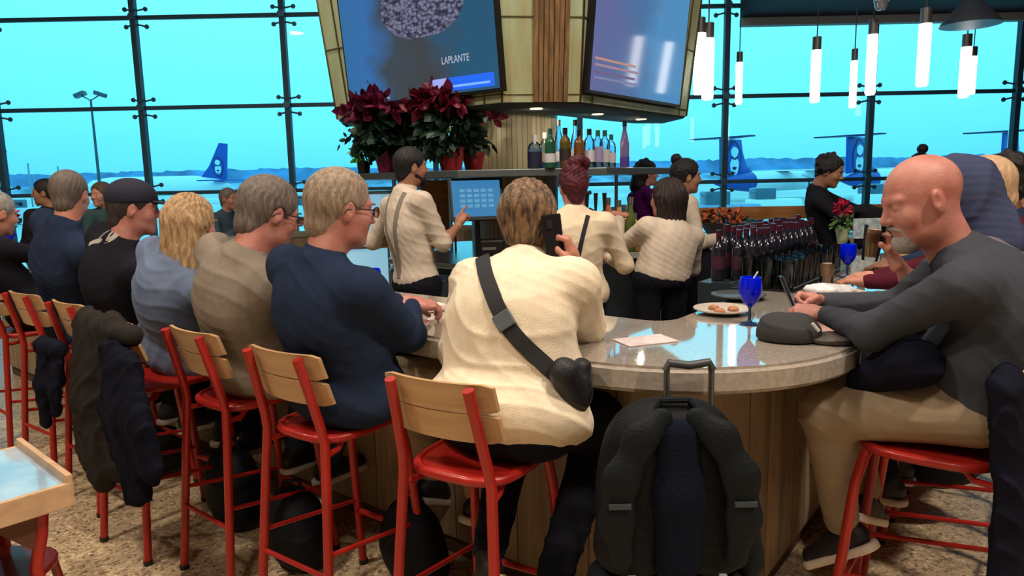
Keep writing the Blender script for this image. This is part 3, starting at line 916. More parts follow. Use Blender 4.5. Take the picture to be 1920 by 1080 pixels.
ridge(520, 1.5, 1.6, 8, mat('buildings_painted_haze', (.26, .42, .62), 1, var=.5, vscale=.05, stretch=(1, 1, 3)), 'distant_airfield_edge', 14)  # pale blue colour carries the haze here too
BLUEF = mat('airline_blue', (0.004, 0.075, 0.42), .35)
WHT = mat('aircraft_white', (.85, .88, .90), .35)
ICE = mat('pale_emblem_ice', (.62, .86, .92), .5)
NVY = mat('deep_navy_paint', (0.004, 0.02, 0.10), .4)
def emblem(parent, M, s=1.0):
    """smiling face in a fur hood, drawn in flat paint pieces on the fin (local x along, z up)"""
    def poly(pts, mt, name, off):
        m_ = MB(); n = len(pts)
        a = [M @ Vector((p[0] * s, off, p[1] * s)) for p in pts]; b = [M @ Vector((p[0] * s, off + .01, p[1] * s)) for p in pts]
        m_.add(a + b, [tuple(range(n)), tuple(range(n, 2 * n))[::-1]] + [(i, n + i, n + (i + 1) % n, (i + 1) % n) for i in range(n)])
        return m_.build(name, mt, parent, None)
    circ = lambda cx, cz, rx, rz, n=18, w=0.0, ph=0: [(cx + (rx + w * math.sin(ph + 5 * a)) * math.cos(a), cz + (rz + w * math.sin(4 * a)) * math.sin(a)) for a in [2 * PI * i / n for i in range(n)]]
    poly(circ(0, 0, 1.02, 1.62, 26, .06), NVY, 'hood_outline', -.03)
    poly(circ(0, 0, .86, 1.42, 26, .07, 1), BLUEF, 'hood_ruff', -.05)
    poly(circ(.02, .72, .50, .42, 16, .03), ICE, 'forehead', -.07)
    poly(circ(.05, -.38, .58, .74, 20, .03), ICE, 'face', -.075)
    poly([(-.42, .36), (-.1, .30), (.0, .20), (.15, .30), (.5, .38), (.3, .16), (.06, .06), (-.3, .18)], NVY, 'brows', -.10)
    poly([(-.05, .1), (.1, .1), (.22, -.22), (.05, -.30), (-.12, -.2)], ICE, 'nose', -.11)
    poly([(-.32, -.52), (0, -.44), (.36, -.50), (.18, -.70), (-.12, -.70)], NVY, 'smile', -.11)
    poly([(-.22, -.88), (.22, -.88), (.10, -1.02), (-.10, -1.02)], BLUEF, 'chin_shade', -.11)
def turboprop(x, y, heading, label, n_):
    t = empty('aircraft', (x, y, GZ), label, 'aircraft')
    R = Matrix.Translation((x, y, GZ)) @ Matrix.Rotation(heading, 4, 'Z')
    T = lambda m_: (setattr(m_, 'v', [tuple(R @ Vector(v)) for v in m_.v]), m_)[1]
    # nose towards +x, fin foot at x=0
    cz = 2.45
    prof = [(.05, -4.5), (.35, -3.6), (.75, -1.8), (1.10, .5), (1.34, 3.5), (1.36, 16), (1.30, 20), (1.05, 22), (.6, 23.2), (.1, 23.9)]
    f = MB(); f.lathe(prof[:5], (0, 0, cz), 24, Matrix.Rotation(PI / 2, 4, 'Y'))
    for i, v in enumerate(f.v): pass
    T(f).build('tail_cone', BLUEF, t)
    f = MB(); f.lathe(prof[4:], (0, 0, cz), 24, Matrix.Rotation(PI / 2, 4, 'Y')); T(f).build('fuselage', WHT, t)
    def slab(pts, th, axis):
        m_ = MB(); n = len(pts)
        if axis == 'y': vs = [(p[0], -th / 2, p[1]) for p in pts] + [(p[0], th / 2, p[1]) for p in pts]
        else: vs = [(p[0], p[1], p[2] - th / 2) for p in pts] + [(p[0], p[1], p[2] + th / 2) for p in pts]
        m_.add(vs, [tuple(range(n)), tuple(range(n, 2 * n))[::-1]] + [(i, n + i, n + (i + 1) % n, (i + 1) % n) for i in range(n)])
        return m_
    T(slab([(-2.9, 3.3), (-3.1, 8.0), (1.3, 8.0), (1.7, 6.4), (2.6, 4.6), (4.4, 3.6)], .34, 'y')).build('fin', BLUEF, t, bevel=.05)
    T(slab([(-3.3, -4.6, 8.15), (-3.5, 0, 8.15), (-3.3, 4.6, 8.15), (-2.3, 4.6, 8.15), (-.6, 0.6, 8.15), (-.2, 0, 8.15), (-.6, -0.6, 8.15), (-2.3, -4.6, 8.15)], .16, 'z')).build('tailplane', NVY, t)
    T(slab([(10, -7, 3.9), (9.6, 0, 3.9), (10, 7, 3.9), (11.9, 7, 3.9), (12.8, 0, 3.9), (11.9, -7, 3.9)], .22, 'z')).build('wing', WHT, t)
    for sy in (-1, 1):
        e_ = MB(); e_.lathe([(.1, -3), (.5, -1.5), (.62, 1.6), (.45, 2.4), (.1, 2.9)], (12.0, sy * 4.4, 3.3), 16, Matrix.Rotation(PI / 2, 4, 'Y')); T(e_).build('engine', WHT, t)
        g_ = MB(); g_.tube([(11, sy * 4.4, 3.0), (11, sy * 4.4, .5)], .12, 8); g_.lathe([(.45, -.2), (.5, 0), (.45, .2)], (11, sy * 4.4, .5), 16, Matrix.Rotation(PI / 2, 4, 'X')); T(g_).build('landing_gear', DKSTEEL, t)
    emblem(t, R @ Matrix.Translation((-.30, -.19, 5.2)), 1.62)
    return t
turboprop(29.5, 95, math.radians(38), 'aircraft tail with pale face emblem right of the bottle shelf', 1)
turboprop(46.4, 96, math.radians(36), 'aircraft tail with pale face emblem behind the person in black jacket', 2)
turboprop(64.6, 93, math.radians(36), 'aircraft tail cut by the right edge of the view', 3)
# jet with a tall narrow fin (left)
t = empty('aircraft', (-56, 142, GZ), 'blue jet tail with pale face emblem behind the people seated left', 'aircraft')
R = Matrix.Translation((-58.5, 142, GZ)) @ Matrix.Rotation(math.radians(166), 4, 'Z')
f = MB(); f.lathe([(.1, -4), (1.2, -1.5), (1.95, 4), (2.0, 24), (1.5, 28), (.2, 30.5)], (0, 0, 3.5), 24, Matrix.Rotation(PI / 2, 4, 'Y')); f.v = [tuple(R @ Vector(v)) for v in f.v]; f.build('fuselage', WHT, t)
f = MB(); P_ = [(-3.2, 4.5), (-3.9, 11.4), (-2.2, 11.6), (.4, 7.2), (2.6, 4.9)]
f.add([(p[0], -.2, p[1]) for p in P_] + [(p[0], .2, p[1]) for p in P_], [tuple(range(5)), tuple(range(5, 10))[::-1]] + [(i, 5 + i, 5 + (i + 1) % 5, (i + 1) % 5) for i in range(5)])
f.v = [tuple(R @ Vector(v)) for v in f.v]; f.build('fin', BLUEF, t)
f = MB(); f.box((-2.2, 0, 4.4), (2.4, 12, .2)); f.v = [tuple(R @ Vector(v)) for v in f.v]; f.build('tailplane', BLUEF, t)
emblem(t, R @ Matrix.Translation((-1.6, .22, 7.0)) @ Matrix.Rotation(PI, 4, 'Z'), 1.2)
# light mast
t = empty('light_mast', (-45.5, 80, GZ), 'tall twin-headed floodlight mast on the airfield, left', 'lamp post')
MB().tube([(-45.5, 80, GZ), (-45.5, 80, 11.2)], .14, 8, rs=[.2, .11]).build('pole', DKSTEEL, t)
MB().tube([(-46.4, 80, 11.6), (-45.5, 80, 11.1), (-44.6, 80, 11.6)], .07, 8).build('arm', DKSTEEL, t)
for sx in (-1, 1): MB().box((-45.5 + sx * 1.1, 80, 11.75), (1.15, .7, .42), M=Matrix.Rotation(sx * .35, 4, 'Y')).build('floodlight', DKSTEEL, t)
for (px_, top), wh in zip(((52, 306), (108, 312), (64, 330)), ('the leftmost and tallest', 'right of the other two', 'the shortest, between the others')):
    p = at(px_, top, 140)
    o = MB().tube([(p.x, 140, GZ), (p.x, 140, p.z)], .16, 8).build('mast', mat('grey_mast', (.25, .35, .45), .6)); tag(o, 'thin grey mast far out on the airfield at left, ' + wh, 'mast', 'thin masts on the airfield')
def cart(px_, y, col_, lab):
    p = at(px_, 360, y)
    t = empty('service_vehicle', (p.x, y, GZ), lab, 'vehicle')
    x = p.x
    MB().box((x, y, GZ + 1.1), (3.6, 1.7, 1.0)).build('body', mat('vehicle_%.2f' % col_[0], col_, .4), t, bevel=.15)
    MB().box((x - .8, y, GZ + 1.95), (1.5, 1.55, .9)).build('cab', mat('vehicle_glass', (.08, .14, .2), .1), t, bevel=.12)
    for dx in (-1.2, 1.2):
        for dy in (-.8, .8): MB().lathe([(.36, -.12), (.4, 0), (.36, .12)], (x + dx, y + dy, GZ + .4), 14, Matrix.Rotation(PI / 2, 4, 'X')).build('wheel', BLK, t)
cart(585, 60, (.8, .85, .85), 'white service vehicle on the apron near the left mullion')
cart(40, 70, (.75, .8, .85), 'pale service vehicle on the apron at far left')
cart(1450, 52, (.9, .9, .85), 'white baggage tug on the apron below the aircraft')
cart(1365, 44, (.3, .4, .6), 'blue grey tug on the apron below the first aircraft tail')
cart(1650, 60, (.85, .88, .9), 'white service vehicle behind the person in black jacket')
cart(160, 90, (.55, .65, .75), 'grey blue vehicle on the apron behind the cap wearer')

# ------------------------------------------------------------------ the bar island
CC = Vector((.59, 2.69)); LD = Vector((-.79, .613)); RD = Vector((.613, .79))
LD.normalize(); RD.normalize()
def UV(u, v): p = CC + RD * u + LD * v; return p
UL, VL = 4.3, 6.0
def ring_mb(dout, din, z0, z1, n=14, uvm=True):
    """island ring: outer outline dout outside the inner rectangle, inner outline pulled din inside"""
    cn = [((0, 0), 180), ((UL, 0), 270), ((UL, VL), 0), ((0, VL), 90)]
    out, inn = [], []
    for (cu, cv), a0 in cn:
        for i in range(n + 1):
            a = math.radians(a0 + 90 * i / n)
            out.append(UV(cu + dout * math.cos(a), cv + dout * math.sin(a)))
            r = .09
            su, sv = (1 if cu == 0 else -1), (1 if cv == 0 else -1)
            iu, iv = cu + su * (r + din), cv + sv * (r + din)
            inn.append(UV(iu + r * math.cos(a), iv + r * math.sin(a)))
    # extra points along the long sides
    N = len(out)
    m_ = MB()
    vs = [(p.x, p.y, z0) for p in out] + [(p.x, p.y, z1) for p in out] + [(p.x, p.y, z0) for p in inn] + [(p.x, p.y, z1) for p in inn]
    fs = []
    for i in range(N):
        j = (i + 1) % N
        fs += [(i, j, N + j, N + i), (N + i, N + j, 3 * N + j, 3 * N + i), (2 * N + j, 2 * N + i, 3 * N + i, 3 * N + j), (j, i, 2 * N + i, 2 * N + j)]
    m_.add(vs, fs)
    per = [0]
    for i in range(N): per.append(per[-1] + (out[(i + 1) % N] - out[i]).length)
    return m_, per, N
def ring_obj(name, mt, dout, din, z0, z1, bevel=0, parent=None):
    m_, per, N = ring_mb(dout, din, z0, z1)
    me = m_.mesh(name)
    uv = me.uv_layers.new(name='UVMap')
    for p in me.polygons:
        i = p.index // 4
        for li in p.loop_indices:
            vi = me.loops[li].vertex_index % N
            u = per[vi]
            if i == N - 1 and vi == 0: u = per[N]
            uv.data[li].uv = (u, me.vertices[me.loops[li].vertex_index].co.z)
    if bevel:
        bm = bmesh.new(); bm.from_mesh(me)
        bmesh.ops.bevel(bm, geom=[e_ for e_ in bm.edges if len(e_.link_faces) == 2 and e_.calc_face_angle(0) > 1.0], offset=bevel, segments=3, affect='EDGES')
        bm.to_mesh(me); bm.free()
    smooth(me, .6)
    return link(name, me, mt, parent)
QZ = mat('speckled_quartz', (.43, .39, .345), .05, col2=(.34, .305, .265), vscale=60, spec=.9, coat=1.0)
o = ring_obj('bar_countertop', QZ, .69, 0.0, .968, 1.05, .014)
tag(o, 'long polished pale stone countertop curving round the bar island', 'countertop')
bb = wood('grey_oak_cladding', (.50, .36, .22), (.27, .19, .12), (.20, .145, .10), plank=.165, axis='Z', plank_axis='U', rough=.5)
t = empty('bar_counter', (.59, 2.69, 0), 'vertical grey oak boards cladding the base of the bar', 'bar')
ring_obj('cladding', bb, .39, .02, .09, .968, 0, t)
ring_obj('toe_kick', mat('dark_brown_toe', (.10, .06, .035), .6), .365, .05, 0.0, .09, 0, t)
# footrest rail round the base
for a in range(0): pass
# ------------------------------------------------------------------ stools
def make_stool(label):
    t = empty('bar_stool', (0, 0, 0), label, 'stool', 'red metal bar stools')
    s = MB()
    pts = []
    for i in range(28):
        a = 2 * PI * i / 28
        k = 3.2
        cx, sy = math.cos(a), math.sin(a)
        pts.append(Vector((.172 * math.copysign(abs(cx) ** (2 / k), cx), .185 * math.copysign(abs(sy) ** (2 / k), sy), 0)))
    s.prism([(p.x * .93, p.y * .93) for p in pts], .738, .752)
    s.build('seat', RED, t, None, world=False, bevel=.004)
    MB().tube([p + Vector((0, 0, .742)) for p in pts], .0155, 10, closed=True).build('seat_ring', RED, t, world=False)
    for sx in (-1, 1):
        MB().tube([(sx * .190, -.255, .006), (sx * .168, -.215, .50), (sx * .155, -.196, .74), (sx * .150, -.205, .80), (sx * .141, -.235, .92), (sx * .133, -.268, 1.045)], .0165, 12).build('rear_leg', RED, t, world=False)
        MB().tube([(sx * .186, .245, .006), (sx * .155, .185, .62), (sx * .148, .17, .69), (sx * .13, .160, .725), (sx * .06, .158, .728)], .0165, 12).build('front_leg', RED, t, world=False)
        MB().tube([(sx * .175, -.228, .36), (sx * .170, .215, .30)], .009, 8).build('side_stretcher', RED, t, world=False)
        MB().tube([(sx * .157, -.196, .70), (sx * .14, -.13, .70), (sx * .14, -.10, .735)], .011, 8).build('bracket', RED, t, world=False)
    MB().tube([(-.172, .216, .255), (.172, .216, .255)], .012, 8).build('footrest', RED, t, world=False)
    MB().tube([(-.178, -.235, .285), (.178, -.235, .285)], .009, 8).build('rear_stretcher', RED, t, world=False)
    for z0, y0, nm in ((.964, -.238, 'upper_slat'), (.870, -.212, 'lower_slat')):
        b = MB(); n = 12; vs = []
        for i in range(n + 1):
            u = -1 + 2 * i / n
            x = u * .186; yo = .035 * u * u
            r_ = 0.0 if abs(u) < .95 else .008
            for dy in (0, .014):
                vs += [(x, y0 + yo + dy, z0 + r_), (x, y0 + yo + dy - .026, z0 + .090 - r_)]
        fs = []
        for i in range(n):
            a = 4 * i; c = 4 * i + 4
            fs += [(a, a + 1, c + 1, c), (a + 2, c + 2, c + 3, a + 3), (a + 1, a + 3, c + 3, c + 1), (a, c, c + 2, a + 2)]
        fs += [(0, 2, 3, 1), (4 * n, 4 * n + 1, 4 * n + 3, 4 * n + 2)]
        b.add(vs, fs); b.build(nm, PLY, t, .6, world=False)
    for sx in (-1, 1):
        for X_, Y_ in ((.190, -.255), (.186, .245)):
            MB().lathe([(0, 0), (.019, 0), (.019, .02), (0, .02)], (sx * X_, Y_, 0), 12).build('foot_cap', BLK, t, world=False)
    return t
LV = [.25, .875, 1.46, 2.02, 2.66, 3.25, 3.85]
LU = [-.87, -.89, -.88, -.96, -.87, -.87, -.87]
llab = ['red stool with plywood back under the person in cream shirt', 'red stool under the person in navy sweater and glasses', 'red stool under the person in grey-brown shirt', 'red stool hidden by the hanging dark coats',
        'red stool under the person in the dark cap', 'red stool under the person in dark blue shirt, second from left edge', 'red stool cut by the left edge of the view']
st0 = None
LSEAT, RSEAT = [], []
for i, (u, v) in enumerate(zip(LU, LV)):
    p = UV(u, v); LSEAT.append(p)
    if st0 is None: st0 = make_stool(llab[0]); s_ = st0
    else: s_ = copy_tree(st0); s_['label'] = llab[i]
    if i == 0: p = p + Vector((.035, -.01))
    s_.location = (p.x, p.y, 0); s_.rotation_euler.z = math.atan2(RD.y, RD.x) - PI / 2 + (0.14, .04, -.03, .05, .0, .04, -.02)[i]
rlab = ['red stool under the bald person with its seat edge to the camera', 'red stool under the person in the hood, behind the bald person', 'red stool under the person in maroon sleeves', 'red stool under the person with dark bushy hair', 'red stool under the person farthest along the right side']
for i in range(5):
    p = UV(-.02 + .62 * i, -.90); RSEAT.append(p)
    s_ = copy_tree(st0); s_['label'] = rlab[i]
    if i == 0: p = p + Vector((.04, .05))
    s_.location = (p.x, p.y, 0)
    s_.rotation_euler.z = math.atan2(LD.y, LD.x) - PI / 2

# ------------------------------------------------------------------ television tower and column
KX = Vector((.0375, 6.19))
def KP(a, b, z, s=0.0):
    q = KX + (RD * a + LD * b) * (1 + s * (z - 2.1)); return Vector((q.x, q.y, z))
BR_ = bpy.data.materials.new('brass_painted_reflection'); BR_.use_nodes = True
n, L = BR_.node_tree.nodes, BR_.node_tree.links
b = n['Principled BSDF']; b.inputs['Metallic'].default_value = .35; b.inputs['Roughness'].default_value = .2
t_ = n.new('ShaderNodeTexCoord'); mp = n.new('ShaderNodeMapping'); mp.inputs['Scale'].default_value = (7, 7, .9)
z_ = n.new('ShaderNodeTexNoise'); z_.inputs['Scale'].default_value = 1.4; z_.inputs['Detail'].default_value = 7
L.new(t_.outputs['Object'], mp.inputs[0]); L.new(mp.outputs[0], z_.inputs['Vector'])
r_ = n.new('ShaderNodeValToRGB'); el = r_.color_ramp.elements
el[0].position, el[0].color = .3, (.52, .50, .26, 1); el[1].position, el[1].color = .7, (.62, .82, .58, 1)  # green tone stands for sky reflected in the brass
L.new(z_.outputs['Fac'], r_.inputs['Fac']); L.new(r_.outputs[0], b.inputs['Base Color'])
bp = n.new('ShaderNodeBump'); bp.inputs['Strength'].default_value = .25; bp.inputs['Distance'].default_value = .02
L.new(z_.outputs['Fac'], bp.inputs['Height']); L.new(bp.outputs[0], b.inputs['Normal'])
d_, c_, sl = 1.19, .825, .08
oct_ = [(-d_, c_), (-d_, -c_), (-c_, -d_), (c_, -d_), (d_, -c_), (d_, c_), (c_, d_), (-c_, d_)]
t = empty('television_tower', (KX.x, KX.y, 2.1), 'flared brass-clad tower holding televisions above the bar', 'tower')
ZT = 4.1
m_ = MB()
vs = [KP(a, b2, 2.1, sl) for a, b2 in oct_] + [KP(a, b2, ZT, sl) for a, b2 in oct_]
# V-shaped front casing, half a metre deep, carried by an octagonal deck out of sight above
vee = [(-d_, c_), (-d_, -c_), (-c_, -d_), (c_, -d_), (d_, -c_), (.95, -.65), (-.65, -.65), (-.65, .95), (-c_, d_)]
vs = [KP(a, b2, 2.1, sl) for a, b2 in vee] + [KP(a, b2, ZT, sl) for a, b2 in vee]
m_.add(vs, [tuple(range(9)), tuple(range(9, 18))[::-1]] + [(i, 9 + i, 9 + (i + 1) % 9, (i + 1) % 9) for i in range(9)])
m_.build('brass_casing', BR_, t, None)
m_ = MB(); m_.add([KP(a, b2, 3.96, sl) for a, b2 in oct_] + [KP(a, b2, ZT, sl) for a, b2 in oct_], [tuple(range(8)), tuple(range(8, 16))[::-1]] + [(i, 8 + i, 8 + (i + 1) % 8, (i + 1) % 8) for i in range(8)])
m_.build('top_deck', DKSTEEL, t, None)
m_ = MB()
for z0 in (2.1,):
    m_.add([KP(a * .985, b2 * .985, 2.082) for a, b2 in vee] + [KP(a * 1.0, b2 * 1.0, 2.099) for a, b2 in vee], [tuple(range(9)), tuple(range(9, 18))[::-1]] + [(i, 9 + i, 9 + (i + 1) % 9, (i + 1) % 9) for i in range(9)])
m_.build('dark_underside', mat('dark_soffit', (.03, .035, .04), .6), t)
# raised seams between the brass sheets
m_ = MB()
for i in (0, 1, 2, 3, 7):
    a, b2 = Vector(oct_[i]), Vector(oct_[(i + 1) % 8])
    for q in ((0, .5, 1) if (a - b2).length < .6 else (0, .09, .91, 1)):
        p = a.lerp(b2, q)
        m_.tube([KP(p.x * 1.004, p.y * 1.004, 2.1, sl), KP(p.x * 1.004, p.y * 1.004, ZT, sl)], .007, 6)
    for z in (2.15, 2.62, 3.15, 3.7):
        m_.tube([KP(a.x * 1.003, a.y * 1.003, z, sl), KP(b2.x * 1.003, b2.y * 1.003, z, sl)], .005, 6)
m_.build('seams', mat('dark_brass_seam', (.22, .19, .09), .35, metal=.8), t)
for a in (-.42, -.02, .38):
    pass
# strips painted as wood reflected in the brass corner facing the room
m_ = MB()
for i in range(7):
    q0, q1 = .40 + i * .062, .40 + i * .062 + .052
    A_, B_ = Vector((-d_, -c_)), Vector((-c_, -d_))
    p0, p1 = A_.lerp(B_, q0), A_.lerp(B_, q1)
    k = 1.012 if i % 2 else 1.018
    vs = [KP(p0.x, p0.y, 2.1, sl), KP(p1.x, p1.y, 2.1, sl), KP(p1.x, p1.y, ZT, sl), KP(p0.x, p0.y, ZT, sl)]
    vo = [KP(p0.x * k, p0.y * k, 2.1, sl), KP(p1.x * k, p1.y * k, 2.1, sl), KP(p1.x * k, p1.y * k, ZT, sl), KP(p0.x * k, p0.y * k, ZT, sl)]
    m_.add(vs + vo, [(0, 1, 2, 3), (4, 7, 6, 5), (0, 4, 5, 1), (1, 5, 6, 2), (2, 6, 7, 3), (3, 7, 4, 0)])
m_.build('corner_wood_reflection', wood('painted_wood_reflection', (.34, .20, .09), (.10, .065, .035), axis='Z', rough=.3), t)
MB().box((KX.x, KX.y, 5.0), (.7, .7, 1.8)).build('ceiling_stem', DKSTEEL, t)
# small fill lamps added under the casing to brighten the shelf and column
for a_, b_ in ((-.92, -.15), (-.15, -.92), (-.92, .55), (.55, -.92), (-.86, -.86)):
    p = KP(a_, b_, 2.08)
    MB().lathe([(0, 0), (.045, 0), (.045, -.008), (0, -.008)], (p.x, p.y, 2.084), 16).build('fill_lamp', mat('tower_fill_glow', (1, .9, .75), .5, emit=(1, .8, .55), estr=1.2), t)
    kx = Vector((KX.x, KX.y, 1.5)) - p
    area('tower_fill_light', (p.x, p.y, 2.07), .08, 2.6, (1.0, .82, .6), (p.x + kx.x * .5, p.y + kx.y * .5, 1.2))

def screen_mat(name, kind):
    mt = bpy.data.materials.new(name); mt.use_nodes = True
    n, L = mt.node_tree.nodes, mt.node_tree.links
    b = n['Principled BSDF']; b.inputs['Base Color'].default_value = (.005, .006, .01, 1); b.inputs['Roughness'].default_value = .08
    uv = n.new('ShaderNodeTexCoord'); sp = n.new('ShaderNodeSeparateXYZ'); L.new(uv.outputs['UV'], sp.inputs[0])
    r = n.new('ShaderNodeValToRGB'); el = r.color_ramp.elements
    z = n.new('ShaderNodeTexNoise'); z.inputs['Scale'].default_value = 3.5; z.inputs['Detail'].default_value = 6; L.new(uv.outputs['UV'], z.inputs['Vector'])
    a = n.new('ShaderNodeMath'); a.operation = 'MULTIPLY_ADD'; L.new(z.outputs['Fac'], a.inputs[0]); a.inputs[1].default_value = .45; L.new(sp.outputs['X'], a.inputs[2])
    L.new(a.outputs[0], r.inputs['Fac'])
    cur = r.outputs[0]
    if kind == 1:
        el[0].position, el[0].color = .15, (.03, .15, .32, 1); el[1].position, el[1].color = 1.2 if False else 1.0, (.02, .09, .17, 1)
        k = el.new(.38); k.color = (.035, .15, .40, 1)
        k = el.new(.55); k.color = (.045, .065, .085, 1)
        k = el.new(.8); k.color = (.05, .055, .06, 1)
        # mottled dome-shaped crowd in the middle
        d = n.new('ShaderNodeVectorMath'); d.operation = 'DISTANCE'
        mp = n.new('ShaderNodeMapping'); mp.inputs['Scale'].default_value = (1.0, 1.15, 0); L.new(uv.outputs['UV'], mp.inputs[0]); L.new(mp.outputs[0], d.inputs[0]); d.inputs[1].default_value = (.57, .74, 0)
        lt = n.new('ShaderNodeMath'); lt.operation = 'LESS_THAN'; lt.inputs[1].default_value = .27; L.new(d.outputs['Value'], lt.inputs[0])
        gt = n.new('ShaderNodeMath'); gt.operation = 'GREATER_THAN'; gt.inputs[1].default_value = .42; L.new(sp.outputs['Y'], gt.inputs[0])
        an = n.new('ShaderNodeMath'); an.operation = 'MULTIPLY'; L.new(lt.outputs[0], an.inputs[0]); L.new(gt.outputs[0], an.inputs[1])
        v = n.new('ShaderNodeTexVoronoi'); v.inputs['Scale'].default_value = 46; L.new(uv.outputs['UV'], v.inputs['Vector'])
        r2 = n.new('ShaderNodeValToRGB'); r2.color_ramp.elements[0].color = (.26, .27, .40, 1); r2.color_ramp.elements[1].color = (.03, .03, .06, 1); r2.color_ramp.elements[1].position = .75
        L.new(v.outputs['Distance'], r2.inputs['Fac'])
        mx = n.new('ShaderNodeMixRGB'); L.new(an.outputs[0], mx.inputs['Fac']); L.new(cur, mx.inputs['Color1']); L.new(r2.outputs[0], mx.inputs['Color2'])
        cur = mx.outputs[0]
    else:
        el[0].position, el[0].color = .2, (.13, .14, .32, 1); el[1].position, el[1].color = .9, (.08, .26, .50, 1)
        k = el.new(.5); k.color = (.10, .15, .32, 1)
        k = el.new(.7); k.color = (.07, .17, .35, 1)
    L.new(cur, b.inputs['Emission Color']); b.inputs['Emission Strength'].default_value = 1.0
    return mt
def television(face, c0, c1, z0, z1, label, kind):
    """face 'a': facing -RD, spanning LD from c0 to c1; face 'b': facing -LD"""
    k1 = 1 + sl * (z1 - 2.1)
    def P(c, z, off):
        kk = 1 + sl * (z - 2.1)
        q = (KX + (RD * (-d_ * kk - off) + LD * c)) if face == 'a' else (KX + (LD * (-d_ * kk - off) + RD * c))
        return Vector((q.x, q.y, z))
    mid_ = P((c0 + c1) / 2, (z0 + z1) / 2, .03)
    t = empty('television', tuple(mid_), label, 'television')
    def slab(a, b2, za, zb, o0, o1, name, mt, par, uv=False):
        vs = [P(a, za, o0), P(b2, za, o0), P(b2, zb, o0), P(a, zb, o0), P(a, za, o1), P(b2, za, o1), P(b2, zb, o1), P(a, zb, o1)]
        m_ = MB().add(vs, [(0, 1, 2, 3), (4, 7, 6, 5), (0, 4, 5, 1), (1, 5, 6, 2), (2, 6, 7, 3), (3, 7, 4, 0)])
        me = m_.mesh(name)
        if uv:
            l_ = me.uv_layers.new(name='UVMap')
            for lp in me.loops:
                l_.data[lp.index].uv = [(0, 0), (1, 0), (1, 1), (0, 1)][lp.vertex_index % 4]
        return link(name, me, mt, par)
    slab(c0, c1, z0, z1, .004, .055, 'casing', BLK, t)
    b = .014 if c1 > c0 else -.014
    s_ = slab(c0 + b, c1 - b, z0 + .018, z1 - .014, .055, .057, 'screen', screen_mat('screen_picture_%d' % kind, kind), t, True)
    return t, P, slab, s_
# left television: c from left end (+) to near corner (-)
tv, P, slab, scr = television('a', .60, -.875, 2.165, 3.12, 'large television on the left face of the tower, blue-grey picture', 1)
lum = lambda nm, c, e_: mat(nm, c, .4, emit=c, estr=e_)
def q(u): return .585 - 1.445 * u
slab(q(.60), q(.975), 2.20, 2.285, .0575, .0585, 'blue_banner', lum('banner_blue', (.01, .09, .62), 1.0), scr)
slab(q(.60), q(.70), 2.20, 2.285, .0587, .0592, 'banner_badge', lum('banner_badge', (.22, .27, .62), 1.0), scr)
slab(q(.72), q(.95), 2.22, 2.235, .0587, .0592, 'banner_text_line', lum('banner_line', (.12, .3, .9), 1.0), scr)
slab(q(.06), q(.30), 2.20, 2.213, .0587, .0592, 'caption_line', lum('caption_grey', (.16, .3, .42), 1.0), scr)
slab(q(.46), q(.53), 2.166, 2.184, .056, .058, 'maker_mark', lum('maker_grey', (.5, .5, .45), .5), tv)
fc = bpy.data.curves.new('caption', 'FONT'); fc.body = 'LAPLANTE'; fc.size = .066; fc.extrude = .0004
fo = bpy.data.objects.new('caption', fc); COL.objects.link(fo)
dg = bpy.context.evaluated_depsgraph_get()
me = bpy.data.meshes.new_from_object(fo.evaluated_get(dg)); bpy.data.objects.remove(fo)
xs = [v.co.x for v in me.vertices]; wd = max(xs)
for v in me.vertices:
    u = .67 + .17 * v.co.x / wd
    p = P(q(u), 2.375 + v.co.y, .0588 + v.co.z); v.co = p
link('caption_text', me, lum('caption_white', (.25, .30, .38), 1.0), scr)
tv2, P2, slab2, scr2 = television('b', -.82, .575, 2.155, 3.12, 'television on the right face of the tower, lilac-blue picture', 2)
for i_, (z, c) in enumerate(((2.37, (.30, .17, .15)), (2.33, (.22, .15, .20)), (2.285, (.10, .07, .16)), (2.25, (.12, .14, .26)))):
    slab2(-.77, -.22 + .05 * (i_ % 2), z, z + .016, .0575, .0585, 'caption_line', lum('caption_warm_%d' % i_, c, 1.0), scr2)

# column with vertical tiles
m_ = MB(); m_.lathe([(.375, 1.0), (.375, 3.955)], (KX.x, KX.y, 0), 48)
me = m_.mesh('col', .8)
uv = me.uv_layers.new(name='UVMap')
for p in me.polygons:
    for li in p.loop_indices:
        co = me.vertices[me.loops[li].vertex_index].co
        a = math.atan2(co.y - KX.y, co.x - KX.x)
        ca = math.atan2(p.center.y - KX.y, p.center.x - KX.x)
        if a - ca > PI: a -= 2 * PI
        if a - ca < -PI: a += 2 * PI
        uv.data[li].uv = (a * .375 + 3, co.z)
o = link('column', me, wood('bamboo_tiles', (.62, .54, .34), (.42, .35, .20), (.70, .64, .46), plank=.042, axis='Z', plank_axis='U', rough=.4, gap=.004))
tag(o, kind='structure')
# round bottle shelf
t = empty('bottle_shelf', (KX.x, KX.y, 0), 'steel shelf ringing the tiled column below the televisions', 'shelf')
SR = 1.35
m_ = MB(); a8 = [(SR * math.cos(PI / 8 + i * PI / 4 + .1), SR * math.sin(PI / 8 + i * PI / 4 + .1)) for i in range(8)]
m_.prism([(KX.x + a, KX.y + b2) for a, b2 in a8], 1.625, 1.675)
m_.build('shelf_board', mat('green_grey_steel', (.16, .20, .21), .35, metal=.7), t, None, .005)
for i in (0, 1, 3, 4, 6):
    x, y = KX.x + a8[i][0] * .80, KX.y + a8[i][1] * .80
    MB().tube([(x, y, 1.0), (x, y, 1.625)], .016, 10).build('post', STEEL, t)
